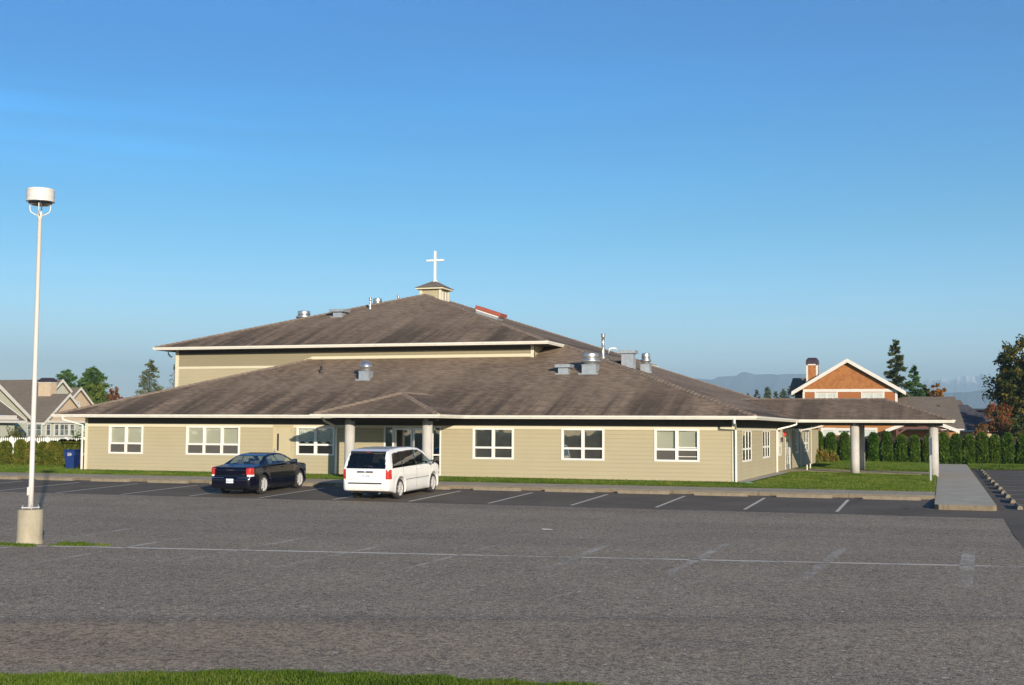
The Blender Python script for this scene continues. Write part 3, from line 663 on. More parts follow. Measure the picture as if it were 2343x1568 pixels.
entrance(CH, 'x', FY, -1, ENT[0], ENT[1], .02, 2.10, {'mull': [(-21.97, .08), (-20.2, .10)], 'side': [(-22.34, -22.01), (-20.15, -19.85)], 'door': [(-21.93, -21.09), (-21.09, -20.25)]})
entrance(CH, 'y', RX, 1, SD[0], SD[1], .0, 2.09, {'mull': [(67.65, .10)], 'side': [(67.7, 68.34)], 'door': [(65.66, 66.63), (66.63, 67.6)]})
# ---- roof
E0 = 2.535; p3 = 1 / 3
ex0, ex1, ey0, ey1 = -38.55, -6.66, 48.2, 84.0
def rz_front(y): return E0 + (y - ey0) * p3
XC = -17.32; ZC = E0 + (ex1 - XC) * p3     # contour at the upper eave height, 6.09
UY0, UY1, UX0 = 56.0, 79.96, -38.62
RXm = (UX0 + XC) / 2; half = (XC - UX0) / 2; zr = ZC + half * p3
WY = 56.8; WYb = 79.2; XLu = -37.9
mb = MB()
H2 = (XC, ey0 + (ex1 - XC), ZC); H2b = (XC, ey1 - (ex1 - XC), ZC)
ap0 = (RXm, UY0 + half, zr); ap1 = (RXm, UY1 - half, zr)
# right plane, one sheet
mb.poly([(ex1, ey0, E0), (ex1, ey1, E0), H2b, (XC, UY1, ZC), ap1, ap0, (XC, UY0, ZC), H2])
# lower front plane
zw = rz_front(WY); 
mb.poly([(ex0, ey0, E0), (ex1, ey0, E0), H2, (-18.2, H2[1], H2[2]), (-18.2, WY, zw), (ex0 + (WY - ey0), WY, zw)])
# lower left plane, lower rear plane
mb.poly([(ex0, ey1, E0), (ex0, ey0, E0), (ex0 + (WY - ey0), WY, zw), (XLu, WY, E0 + (XLu - ex0) * p3), (XLu, ey1, E0 + (XLu - ex0) * p3)])
zb = E0 + (ey1 - WYb) * p3
mb.poly([(ex1, ey1, E0), (ex0, ey1, E0), (XLu, WYb, zb), (-18.2, WYb, zb), (-18.2, H2b[1], ZC), H2b])
# upper planes
mb.poly([(UX0, UY0, ZC), (XC, UY0, ZC), ap0]); mb.poly([(UX0, UY1, ZC), (UX0, UY0, ZC), ap0, ap1]); mb.poly([(XC, UY1, ZC), (UX0, UY1, ZC), ap1])
roof = mb.build('roof', MT['shin'], CH)
def cap(mb, a, b, w_=.15, h=.06):
    a = Vector(a); b = Vector(b); d = (b - a).normalized(); s = d.cross(Vector((0, 0, 1))).normalized() * w_; up = s.cross(d).normalized() * h; dn = -up * .6
    n = max(2, int((b - a).length / .28))
    for i in range(n):
        p = a + (b - a) * i / n; q = a + (b - a) * (i + 1) / n; e = up * .35
        mb.quad(p + s + dn + e, q + s + dn, q + up, p + up + e); mb.quad(p + up + e, q + up, q - s + dn, p - s + dn + e)
        mb.quad(p + s + dn + e, p + up + e, p - s + dn + e, p + dn - e)
mb = MB(); cap(mb, (ex1, ey0, E0), H2); cap(mb, (ex1, ey1, E0), H2b); cap(mb, (ex0, ey0, E0), (ex0 + (WY - ey0), WY, zw)); cap(mb, (XC, UY0, ZC), ap0); cap(mb, (UX0, UY0, ZC), ap0); cap(mb, ap0, ap1); cap(mb, (XC, UY1, ZC), ap1); cap(mb, (UX0, UY1, ZC), ap1)
mb.build('ridge_cap', MT['cap'], roof)
# porch roof
px0, px1, pyf = -23.84, -18.46, 45.45; ph = (px1 - px0) / 2; pm = (px0 + px1) / 2; pz = E0 + ph * p3; pa = (pm, pyf + ph, pz + .006)
yv = ey0 + ph
mb = MB(); e = .006
mb.poly([(px0, pyf, E0), (px1, pyf, E0), pa]); mb.poly([(px1, pyf, E0), (px1, ey0, E0), (pm, yv, pz + e), pa]); mb.poly([(px0, ey0, E0), (px0, pyf, E0), pa, (pm, yv, pz + e)])
pr = mb.build('porch_roof', MT['shin2'], CH)
mb = MB(); cap(mb, (px0, pyf, E0), pa, .14, .06); cap(mb, (px1, pyf, E0), pa, .14, .06); cap(mb, pa, (pm, yv, pz), .14, .06); mb.build('ridge_cap', MT['cap'], pr)
# canopy roof
cy0, cy1, cx1 = 63.0, 69.4, .53; ch = (cy1 - cy0) / 2; cm = (cy0 + cy1) / 2; cz = E0 + ch * p3; xv = ex1 - ch
mb = MB()
mb.poly([(ex1, cy0, E0), (cx1, cy0, E0), (cx1 - ch, cm, cz), (xv, cm, cz + .004)]); mb.poly([(cx1, cy1, E0), (ex1, cy1, E0), (xv, cm, cz + .004), (cx1 - ch, cm, cz)]); mb.poly([(cx1, cy0, E0), (cx1, cy1, E0), (cx1 - ch, cm, cz)])
cr = mb.build('canopy_roof', MT['shin2'], CH)
mb = MB(); cap(mb, (cx1, cy0, E0), (cx1 - ch, cm, cz), .13, .05); cap(mb, (cx1, cy1, E0), (cx1 - ch, cm, cz), .13, .05); cap(mb, (cx1 - ch, cm, cz), (xv, cm, cz), .13, .05); mb.build('ridge_cap', MT['cap'], cr)
# soffits
mb = MB(); mb.quad((ex0, ey0, 2.40), (ex1, ey0, 2.40), (ex1, FY, 2.40), (ex0, FY, 2.40)); mb.quad((RX, FY, 2.40), (ex1, FY, 2.40), (ex1, ey1, 2.40), (RX, ey1, 2.40)); mb.quad((ex0, FY, 2.40), (XL, FY, 2.40), (XL, ey1, 2.40), (ex0, ey1, 2.40))
mb.quad((px0, pyf, 2.402), (px1, pyf, 2.402), (px1, ey0, 2.402), (px0, ey0, 2.402)); mb.quad((ex1, cy0, 2.402), (cx1, cy0, 2.402), (cx1, cy1, 2.402), (ex1, cy1, 2.402))
mb.quad((UX0, UY0, ZC - .14), (XC, UY0, ZC - .14), (XC, WY, ZC - .14), (UX0, WY, ZC - .14)); mb.quad((UX0, WY, ZC - .14), (XLu, WY, ZC - .14), (XLu, UY1, ZC - .14), (UX0, UY1, ZC - .14)); mb.quad((-18.2, WY, ZC - .14), (XC, WY, ZC - .14), (XC, H2[1], ZC - .14), (-18.2, H2[1], ZC - .14))
mb.build('soffit', MT['soffit'], CH)
# gutters: K profile swept with mitred corners
GP = [(0, -.135), (.055, -.135), (.07, -.10), (.105, -.055), (.105, -.03), (.12, -.015), (.12, .0), (.105, .003), (.0, .003)]
def gutter(name, path, parent, z=E0):
    mb = MB(); mb.strip([(x, y, z) for x, y in path], GP); return mb.build(name, MT['gutter'], parent)
gutter('gutter', [(ex0, ey1), (ex0, ey0), (px0 - .0, ey0), (px0, pyf), (px1, pyf), (px1, ey0), (ex1, ey0), (ex1, cy0), (cx1, cy0), (cx1, cy1), (ex1, cy1), (ex1, ey1), (ex0, ey1)], CH)
gutter('gutter', [(XC, H2[1] - .35), (XC, UY0), (UX0, UY0), (UX0, UY1), (XC, UY1), (XC, H2b[1])][::-1], CH, ZC)
# beams above porch columns
mb = MB(); mb.box(px0 + .5, px1 - .5, 46.42, 46.78, 2.28, 2.40); mb.build('porch_beam', MT['soffit'], CH)
for y in (63.55, 68.55): mb = MB(); mb.box(ex1 - .7, cx1 - .45, y, y + .3, 2.28, 2.40); mb.build('canopy_beam', MT['soffit'], CH)
for x, y, z, r in ((-22.79, 46.6, -.1, .205), (-19.38, 46.6, -.1, .205), (-4.0, 63.75, -.1, .215), (-4.02, 68.7, -.1, .215), (-.36, 63.9, -.2, .215), (-.36, 68.7, -.2, .215)):
    mb = MB(); mb.lathe([(r, z), (r, .6), (r * .997, .605), (r, .61), (r, 2.40)], (x, y, 0), 28); mb.build('column', MT['column'], CH, True)
# upper wall
mb = MB(); BZ = 5.12
hole_none = []
siding(mb, 'x', WY, -1, XLu, -18.2, 3.0, 5.06, [], .163, 3.0); rect_wall(mb, 'x', WY + .002, XLu, -18.2, 2.6, ZC - .14, []); mb.quad((XLu, WY, 2.6), (XLu, WYb, 2.6), (XLu, WYb, ZC - .14), (XLu, WY, ZC - .14)); mb.quad((XLu, WYb, 2.6), (-18.2, WYb, 2.6), (-18.2, WYb, ZC - .14), (XLu, WYb, ZC - .14)); mb.quad((-18.2, WY, 5), (-18.2, H2[1], 5), (-18.2, H2[1], ZC), (-18.2, WY, ZC))
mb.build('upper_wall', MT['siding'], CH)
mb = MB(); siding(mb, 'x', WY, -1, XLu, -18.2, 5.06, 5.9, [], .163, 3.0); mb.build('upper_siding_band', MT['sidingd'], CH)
mb = MB(); mb.box(XLu, -30.3, WY - .03, WY, 5.005, 5.12)
mb.box(XLu, XLu + .2, WY - .036, WY + .12, 2.6, ZC - .14); mb.box(-18.36, -18.2, WY - .036, WY + .1, 5.3, ZC - .14)
# raking flashing board following the lower roof, then level along its top
zf_ = zw
mb.quad((-31.9, WY - .03, zw - .6), (-29.9, WY - .03, zw + .02), (-29.85, WY - .03, zw + .16), (-32.3, WY - .03, zw - .6))
mb.box(-29.95, -18.2, WY - .032, WY, zw + .02, zw + .16)
mb.build('upper_trim', MT['band'], CH)
mb = MB(); mb.box(XLu, -18.2, WY - .022, WY, 5.78, ZC - .14); mb.build('eave_shade_strip', MT['soffit'], CH)  # dark strip painting the upper eave's shade on the wall
# downspouts
def spout(path, name='downspout', m='gutter'):
    mb = MB(); mb.tube(path, .04, 4, True); return mb.build(name, MT[m], CH)
spout([(-38.05, 48.12, 2.42), (-38.05, 48.12, 2.30), (-37.62, 48.99, 2.05), (-37.62, 49.02, .0)])
spout([(-7.42, 48.12, 2.42), (-7.42, 48.12, 2.28), (-7.50, 48.98, 2.02), (-7.50, 49.0, .0)])
spout([(-23.75, 46.0, 2.42), (-23.8, 46.3, 2.28), (-24.55, 48.95, 2.02), (-24.62, 49.02, 1.9), (-24.62, 49.02, -.02)])
spout([(-6.60, 62.2, 2.42), (-6.62, 62.2, 2.30), (-6.9, 62.0, 2.2), (-7.45, 61.7, 2.06), (-7.47, 61.65, 1.98), (-7.47, 61.6, -.02)])
spout([(-6.60, 76.5, 2.42), (-6.62, 76.5, 2.30), (-7.0, 75, 2.16), (-7.45, 72.6, 2.03), (-7.47, 72.4, 1.9), (-7.47, 72.4, -.02)])
spout([(-38.7, 57.3, ZC - .14), (-38.7, 57.3, ZC - .26), (-38.5, 57.2, ZC - .4), (-37.95, 56.9, ZC - .55), (-37.95, 56.9, 3.2)])
# cupola and cross
ccx, ccy, ch_ = -28.12, 68.5, .60
cu = empty('cupola', (ccx, ccy, 9.4)); cu.parent = CH; cu.location = Vector((ccx, ccy, 9.4)) - Vector(CH.location); OFF[cu.name] = Vector((ccx, ccy, 9.4))
zt = 10.10
mb = MB(); siding(mb, 'x', ccy - ch_, -1, ccx - ch_, ccx + ch_, 9.0, zt, [], .14, 9.0); siding(mb, 'y', ccx + ch_, 1, ccy - ch_, ccy + ch_, 9.0, zt, [], .14, 9.0); mb.box(ccx - ch_, ccx + ch_ - .001, ccy - ch_ + .001, ccy + ch_, 9.0, zt)
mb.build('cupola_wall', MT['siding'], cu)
mb = MB()
for sx in (-1, 1):
    for sy in (-1, 1): mb.box(ccx + sx * ch_ - .07 + .0 * sx, ccx + sx * ch_ + .07, ccy + sy * ch_ - .07, ccy + sy * ch_ + .07, 8.9, zt)
ov = .86
mb.box(ccx - ov, ccx + ov, ccy - ov, ccy - ov + .03, zt, zt + .09); mb.box(ccx + ov - .03, ccx + ov, ccy - ov + .03, ccy + ov - .03, zt, zt + .09); mb.box(ccx - ov, ccx - ov + .03, ccy - ov + .03, ccy + ov - .03, zt, zt + .09); mb.box(ccx - ov, ccx + ov, ccy + ov - .03, ccy + ov, zt, zt + .09)
mb.quad((ccx - ov, ccy - ov, zt + .02), (ccx + ov, ccy - ov, zt + .02), (ccx + ov, ccy + ov, zt + .02), (ccx - ov, ccy + ov, zt + .02))
mb.build('cupola_trim', MT['band'], cu)
mb = MB(); o2 = ov + .05; zt2 = zt + .09; zp = zt2 + .50
b4 = [(ccx - o2, ccy - o2, zt2), (ccx + o2, ccy - o2, zt2), (ccx + o2, ccy + o2, zt2), (ccx - o2, ccy + o2, zt2)]
mb.add(b4 + [(ccx, ccy, zp)], [(0, 1, 4), (1, 2, 4), (2, 3, 4), (3, 0, 4), (3, 2, 1, 0)]); mb.build('cupola_roof', MT['shinh'], cu)
for yy in (-.25, .2):
    mb = MB(); mb.box(ccx + ch_ + .012, ccx + ch_ + .03, ccy + yy - .09, ccy + yy + .09, 9.45, 9.98); mb.build('vent_window', MT['white'], cu)
mb = MB(); cxx = ccx + .02; mb.box(cxx - .06, cxx + .06, ccy - .06, ccy + .06, zp - .1, zp + 1.74); mb.box(cxx - .54, cxx - .06, ccy - .055, ccy + .055, zp + 1.13, zp + 1.24); mb.box(cxx + .06, cxx + .54, ccy - .055, ccy + .055, zp + 1.13, zp + 1.24); mb.lathe([(.2, -.12), (.1, .0), (.06, .12)], (cxx, ccy, zp), 10)
mb.build('cross', MT['white'], cu)
# roof equipment
def fpl(x, y): return E0 + (y - ey0) * p3
def rpl(x, y): return E0 + (ex1 - x) * p3
def upl(x, y): return ZC + (y - UY0) * p3
def lpl(x, y): return ZC + (x - UX0) * p3
def fan(x, y, zf, w_, hb, r, style=0):
    z = min(zf(x, y), zf(x, y - w_ / 2)); t = empty('roof_fan', (x, y, z)); t.parent = CH; t.location = Vector((x, y, z)) - Vector(CH.location); OFF[t.name] = Vector((x, y, z))
    mb = MB(); mb.box(x - w_ / 2, x + w_ / 2, y - w_ / 2, y + w_ / 2, z - .3, z + hb); mb.box(x - w_ / 2 - .02, x + w_ / 2 + .02, y - w_ / 2 - .02, y + w_ / 2 + .02, z + hb, z + hb + .03); mb.box(x - w_ / 2 - .12, x + w_ / 2 + .12, y - w_ / 2 - .14, y - w_ / 2 + .02, z - .07, z + .01); mb.build('curb_box', MT['galv'], t)
    z += hb + .03; mb = MB()
    if style == 0: prof = [(r * .55, 0), (r * .7, .03), (r * .72, .09), (r, .10), (r * 1.02, .20), (r * .98, .22), (r * .8, .23), (r * .78, .27), (r * .8, .28), (r * .8, .47), (r * .76, .51), (0.01, .53)]
    else: prof = [(r * .7, 0), (r * .78, .05), (r * .8, .16), (r, .19), (r * 1.0, .22), (r * .8, .34), (r * .62, .40), (r * .5, .405), (r * .48, .44), (r * .3, .48), (.01, .49)]
    mb.lathe(prof, (x, y, z), 28); mb.build('fan_hood', MT['steel'], t, True); return t
def ventbox(x, y, zf, w_, hb, cw, chh, name='roof_vent'):
    z = zf(x, y - w_ / 2); t = empty(name, (x, y, z)); t.parent = CH; t.location = Vector((x, y, z)) - Vector(CH.location); OFF[t.name] = Vector((x, y, z))
    mb = MB(); mb.box(x - w_ / 2, x + w_ / 2, y - w_ / 2, y + w_ / 2, z - .3, z + hb); mb.box(x - w_ / 2 - .1, x + w_ / 2 + .1, y - w_ / 2 - .13, y - w_ / 2 + .02, z - .07, z + .005)
    if hb > .8:
        h = w_ / 2 + .004; zc_ = z + hb * .55
        for a, b in (((x - h, y - h), (x + h, y - h)), ((x + h, y - h), (x + h, y + h))):
            m_ = ((a[0] + b[0]) / 2 + (.03 if a[0] == b[0] else 0), (a[1] + b[1]) / 2 - (.03 if a[1] == b[1] else 0), zc_)
            c4 = [(*a, z + .1), (*b, z + .1), (*b, z + hb), (*a, z + hb)]
            mb.add(c4 + [m_], [(0, 1, 4), (1, 2, 4), (2, 3, 4), (3, 0, 4)])
    mb.build('curb_box', MT['galv'], t)
    mb = MB(); mb.box(x - cw / 2, x + cw / 2, y - cw / 2, y + cw / 2, z + hb, z + hb + chh); mb.build('vent_cap', MT['galv'], t); return t
def pipe(x, y, zf, h, r, cap=True, m='steel'):
    z = zf(x, y); mb = MB(); pr_ = [(r * 1.6, -.1), (r * 1.5, .05), (r, .12), (r, h * .55), (r * 1.08, h * .55 + .01), (r * 1.08, h * .55 + .03), (r, h * .55 + .04), (r, h - .16)]
    if cap: pr_ += [(r * 1.3, h - .15), (r * 1.3, h - .08), (r * 1.02, h - .07), (r * 1.02, h - .05), (r * 1.6, h - .04), (r * 1.4, h), (.01, h + .02)]
    else: pr_ += [(r, h)]
    mb.lathe(pr_, (x, y, z), 16); return mb.build('vent_pipe', MT[m], CH, True)
fan(-25.4, 53.55, fpl, .50, .38, .31, 1)
pipe(-28.2, 54.45, fpl, .32, .05, False, 'black')
ventbox(-15.95, 54.25, fpl, .46, .27, .70, .14)
fan(-14.75, 54.3, fpl, .64, .38, .43, 0)
pipe(-15.2, 58.2, rpl, 1.16, .075)
mb = MB(); mb.tube([(-14.95, 58.3, rpl(-14.95, 58)), (-14.95, 58.3, rpl(-14.95, 58) + .45), (-14.93, 58.35, rpl(-14.95, 58) + .53), (-14.85, 58.4, rpl(-14.95, 58) + .56), (-14.7, 58.5, rpl(-14.95, 58) + .57), (-14.63, 58.55, rpl(-14.95, 58) + .52)], .04, 10); mb.build('vent_pipe', MT['white'], CH, True)
ventbox(-13.85, 57.75, rpl, .56, .62, .78, .15)
fan(-13.3, 59.0, rpl, .44, .34, .25, 0)
mb = MB(); mb.box(-14.75, -14.2, 57.9, 58.35, rpl(-14.5, 58) - .08, rpl(-14.5, 58) + .09); mb.build('roof_vent', MT['black'], CH)
ventbox(-31.1, 62.1, upl, .52, .27, .86, .14)
pipe(-29.93, 63.52, upl, .62, .06)
fan(-34.45, 64.3, lpl, .7, .62, .45, 0)
ventbox(-31.45, 65.0, lpl, .5, .12, .78, .13)
fan(-31.1, 67.0, lpl, .5, .40, .33, 0)
pipe(-29.6, 66.6, lpl, .55, .055)
# red clad skylight on the right slope
def onr(x, y, h): return (x + h * .316, y, rpl(x, y) + h * .949)
t = empty('skylight', (-23.4, 64.35, rpl(-23.4, 64))); t.parent = CH; t.location = Vector((-23.4, 64.35, rpl(-23.4, 64))) - Vector(CH.location); OFF[t.name] = Vector((-23.4, 64.35, rpl(-23.4, 64)))
for nm, x0, x1, y0, y1, h0, h1, m in (('skylight_curb', -24.0, -22.75, 64.35, 65.3, -.02, .13, 'galv'), ('skylight_frame', -24.02, -22.72, 64.33, 65.32, .13, .21, 'white'), ('skylight_cladding', -24.08, -22.62, 64.28, 65.36, .21, .40, 'redcap')):
    mb = MB(); mb.add([onr(x, y, h) for h in (h0, h1) for x, y in ((x0, y0), (x1, y0), (x1, y1), (x0, y1))], [(0, 3, 2, 1), (4, 5, 6, 7), (0, 1, 5, 4), (1, 2, 6, 5), (2, 3, 7, 6), (3, 0, 4, 7)]); mb.build(nm, MT[m], t)
# small things on the walls
mb = MB(); mb.box(RX + .0, RX + .12, 64.85, 65.1, 1.74, 1.93); mb.build('alarm_box', MT['redsign'], CH)
def text(name, s, size, mat, loc, rot, parent, ext=.004, local=False, sx=1.0):
    cu_ = bpy.data.curves.new(name, 'FONT'); cu_.body = s; cu_.size = size; cu_.extrude = ext; cu_.align_x = 'CENTER'; cu_.align_y = 'CENTER'
    o = bpy.data.objects.new(name, cu_); col.objects.link(o); cu_.materials.append(mat)
    if parent is not None: o.parent = parent
    off = Vector() if (parent is None or local) else OFF.get(parent.name, Vector())
    me = bpy.data.meshes.new_from_object(o); me.name = name; bpy.data.objects.remove(o); bpy.data.curves.remove(cu_)
    o = bpy.data.objects.new(name, me); col.objects.link(o)
    if parent is not None: o.parent = parent
    o.location = Vector(loc) - off; o.rotation_euler = rot; o.scale = (sx, 1, 1); return o
text('house_number', '280', .34, MT['soffit'], (RX + .03, 64.0, 1.52), (PI / 2, 0, PI / 2), CH, .01, sx=1.6)
# ------------------------------------------------------------ vehicles: implicit solids meshed with surface nets
def poly_sdf(P, A, B):
    P = np.array(P, float); n = len(P); d = np.full(A.shape, 1e9); s = np.ones(A.shape)
    j = n - 1
    for i in range(n):
        ex, ey = P[j] - P[i]; wx, wy = A - P[i, 0], B - P[i, 1]
        t = np.clip((wx * ex + wy * ey) / (ex * ex + ey * ey), 0, 1)
        bx, by = wx - ex * t, wy - ey * t; d = np.minimum(d, bx * bx + by * by)
        c1 = B >= P[i, 1]; c2 = B < P[j, 1]; c3 = ex * wy > ey * wx
        s = np.where((c1 & c2 & c3) | (~c1 & ~c2 & ~c3), -s, s); j = i
    return s * np.sqrt(d)
def smax(a, b, k): h = np.clip(.5 + .5 * (a - b) / k, 0, 1); return b * (1 - h) + a * h + k * h * (1 - h)
def nets(F, org, h):
    nx, ny, nz = F.shape; ins = F < 0
    c = [F[i:nx - 1 + i, j:ny - 1 + j, k:nz - 1 + k] for i in (0, 1) for j in (0, 1) for k in (0, 1)]
    m = sum((q < 0).astype(int) for q in c); act = (m > 0) & (m < 8); idx = -np.ones(act.shape, int); ii = np.argwhere(act); idx[act] = np.arange(len(ii))
    acc = np.zeros((len(ii), 3)); cnt = np.zeros(len(ii)); off = np.array([(i, j, k) for i in (0, 1) for j in (0, 1) for k in (0, 1)])
    V = np.stack([q[act] for q in c], 1)
    for a in range(8):
        for b in range(a + 1, 8):
            if np.abs(off[a] - off[b]).sum() != 1: continue
            va, vb = V[:, a], V[:, b]; cr = (va < 0) != (vb < 0); t = np.where(cr, va / np.where(va == vb, 1, va - vb), 0)
            acc += np.where(cr[:, None], off[a] + (off[b] - off[a]) * t[:, None], 0); cnt += cr
    verts = (ii + acc / cnt[:, None]) * h + org
    faces = []
    for ax in range(3):
        sl0 = [slice(None)] * 3; sl1 = [slice(None)] * 3; sl0[ax] = slice(0, -1); sl1[ax] = slice(1, None)
        a, b = ins[tuple(sl0)], ins[tuple(sl1)]; e = np.argwhere(a != b); u, v = (ax + 1) % 3, (ax + 2) % 3
        ok = (e[:, u] > 0) & (e[:, v] > 0) & (e[:, u] < F.shape[u] - 1) & (e[:, v] < F.shape[v] - 1); e = e[ok]
        du = np.zeros(3, int); du[u] = 1; dv = np.zeros(3, int); dv[v] = 1
        q = np.stack([idx[tuple((e - du - dv).T)], idx[tuple((e - dv).T)], idx[tuple(e.T)], idx[tuple((e - du).T)]], 1)
        fl = a[tuple(e.T)]; q[~fl] = q[~fl][:, ::-1]; faces.append(q)
    return verts, np.concatenate(faces)
def inpoly(P, A, B): return poly_sdf(P, A, B) < 0
def car_shell(side, wz_, plan, ks, wheels, rw, extra=None, h=.03):
    xs = [p[0] for p in side]; zs = [p[1] for p in side]; wmax = max(w for _, w in wz_)
    org = np.array([min(xs) - .12, -wmax - .12, min(zs) - .12]); n = ((np.array([max(xs) + .12, wmax + .12, max(zs) + .12]) - org) / h).astype(int) + 1
    gx, gy, gz_ = [org[i] + np.arange(n[i]) * h for i in range(3)]
    S2 = poly_sdf(side, *np.meshgrid(gx, gz_, indexing='ij'))[:, None, :]
    W = np.interp(gz_, [a for a, _ in wz_], [b for _, b in wz_]); PL = poly_sdf(plan + [(x, -y) for x, y in plan[::-1]], *np.meshgrid(gx, gy, indexing='ij'))[:, :, None]
    D = (np.abs(gy)[None, :, None] - W[None, None, :])
    for wx, wzc in wheels:    # flared arches
        r = np.hypot(gx[:, None] - wx, gz_[None, :] - wzc); D = D - (.028 * np.exp(-((r - rw - .03) / .07) ** 2) * (gz_ < .95))[:, None, :]
    F = smax(smax(D * .97, S2, ks), PL, .06)
    Y3 = np.abs(gy)[None, :, None]
    for wx, wzc in wheels:
        r = np.hypot(gx[:, None] - wx, gz_[None, :] - wzc)[:, None, :]; F = np.maximum(F, -np.maximum(r - rw, .62 - Y3))
    if extra is not None: F = extra(F, gx[:, None, None], gy[None, :, None], gz_[None, None, :])
    return nets(F, org, h)
def car_parts(root, V, Fq, regs, bodymat):
    # regs: list of (name, material, mask function, inset)
    C = V[Fq].mean(1); a = V[Fq[:, 2]] - V[Fq[:, 0]]; b = V[Fq[:, 3]] - V[Fq[:, 1]]; N = np.cross(a, b); N /= np.linalg.norm(N, axis=1)[:, None] + 1e-9
    vn = np.zeros_like(V)
    for k in range(4): np.add.at(vn, Fq[:, k], N)
    vn /= np.linalg.norm(vn, axis=1)[:, None] + 1e-9
    left = np.ones(len(Fq), bool); out = {}
    for nm, mt, fn, ins_ in regs:
        m = fn(C, N) & left; left &= ~m
        if not m.any(): continue
        out[nm + str(len(out))] = sub(root, nm.split('#')[0], V - vn * ins_, Fq[m], mt)
    return sub(root, 'body', V, Fq[left], bodymat), out
def sub(root, nm, V, Fq, mt):
    u, inv = np.unique(Fq, return_inverse=True); me = bpy.data.meshes.new(nm); me.from_pydata(V[u].tolist(), [], inv.reshape(Fq.shape).tolist())
    return link(nm, me, mt, root, True)
def wheel(root, x, y, r, wd, spokes, out):
    t = bpy.data.objects.new('wheel', None); col.objects.link(t); t.parent = root; t.location = (x, y, r); t.empty_display_size = .1
    mb = MB(); h = wd / 2; rr = r * .66
    mb.lathe([(rr, -h * .9), (r * .86, -h), (r * .96, -h * .8), (r, -h * .55), (r, h * .55), (r * .96, h * .8), (r * .86, h), (rr, h * .9), (rr * .97, 0), (rr, -h * .9)], (0, 0, 0), 36, 'y', None, False); o = mb.build('tyre', MT['tyre'], t, True, True)
    mb = MB(); s = out
    mb.lathe([(rr * 1.02, s * h * .2), (rr * 1.03, s * h * .93), (rr * .98, s * h * .93), (rr * .96, s * h * .3), (rr * .96, s * h * .15)], (0, 0, 0), 32, 'y', None, False)
    for i in range(spokes):
        M_ = Matrix.Rotation(2 * PI * i / spokes + .3, 4, 'Y'); a, b = rr * .1, rr * .97
        sw = .15 / spokes; pts = [(-sw, 0, a), (sw, 0, a), (sw * .85, 0, b), (-sw * .85, 0, b)]
        lo, hi = s * h * .45, s * h * .85
        vs = [M_ @ Vector((p[0], lo, p[2])) for p in pts] + [M_ @ Vector((p[0] * .8, hi if p[2] < rr * .5 else hi * .95, p[2])) for p in pts]
        mb.add(vs, [(0, 1, 2, 3), (7, 6, 5, 4), (0, 4, 5, 1), (1, 5, 6, 2), (2, 6, 7, 3), (3, 7, 4, 0)])
    mb.lathe([(rr * .2, s * h * .4), (rr * .2, s * h * .8), (rr * .14, s * h * .9), (.004, s * h * .9)], (0, 0, 0), 16, 'y'); mb.build('rim', MT['rim'], t, False, True)
    mb = MB(); mb.lathe([(rr * .9, s * h * .05), (rr * .9, s * h * .25), (.005, s * h * .25)], (0, 0, 0), 24, 'y'); mb.build('brake_disc', MT['black'], t, False, True)
def rbox(root, nm, mt, x0, x1, y0, y1, z0, z1, smooth=False):
    mb = MB(); mb.box(x0, x1, y0, y1, z0, z1); o = mb.build(nm, mt, root, smooth, True)
    m = o.modifiers.new('bevel', 'BEVEL'); m.width = min(x1 - x0, y1 - y0, z1 - z0) * .3; m.segments = 2; return o
def seat(root, x, y, w_=.48):
    mb = MB(); Mx = Matrix.Rotation(-.2, 4, 'Y'); Tm = Matrix.Translation((x, y, .38))
    mb.box(-.25, .27, -w_ / 2, w_ / 2, 0, .16, Tm); mb.box(-.08, .06, -w_ / 2, w_ / 2, .05, .66, Tm @ Matrix.Translation((-.26, 0, 0)) @ Mx)
    for q in ((-.14, .14) if w_ < .7 else (-.45, -.17, .17, .45)) [0::2]:
        pass
    hw = .13
    for yc in ([0] if w_ < .7 else [-.38, .38]): mb.box(-.05, .05, yc - hw, yc + hw, .69, .87, Tm @ Matrix.Translation((-.26, 0, 0)) @ Mx)
    o = mb.build('seat', MT['seat'], root, False, True); m = o.modifiers.new('bevel', 'BEVEL'); m.width = .04; m.segments = 3; return o
def mirror(root, x, y, z, mt):
    s = 1 if y > 0 else -1
    mb = MB(); mb.box(x - .05, x + .09, *sorted((y + s * .06, y + s * .25)), z - .065, z + .085); o = mb.build('mirror', mt, root, True, True); m = o.modifiers.new('bevel', 'BEVEL'); m.width = .035; m.segments = 3
    mb = MB(); mb.box(x - .056, x - .051, *sorted((y + s * .085, y + s * .225)), z - .04, z + .06); mb.box(x, x + .04, *sorted((y - s * .02, y + s * .07)), z - .05, z - .02); mb.build('mirror_glass', MT['chrome'], o, False, True)
def plate(root, x, z, s, lean=0):
    mb = MB(); mb.box(x - .012, x, -.155, .155, z - .078, z + .078); mb.box(x - .016, x - .012, -.15, .15, z + .045, z + .052); o = mb.build('licence_plate', MT['plate'], root, False, True)
    t_ = text('plate_text', s, .088, MT['ink'], (x - .014, 0, z - .012), (PI / 2, 0, -PI / 2), o, .001, True); return o

def on_ground(root, X, Y, heading, scale):
    root.location = (X, Y, gz(Y)); root.rotation_euler = (0, -.03, heading); root.scale = scale

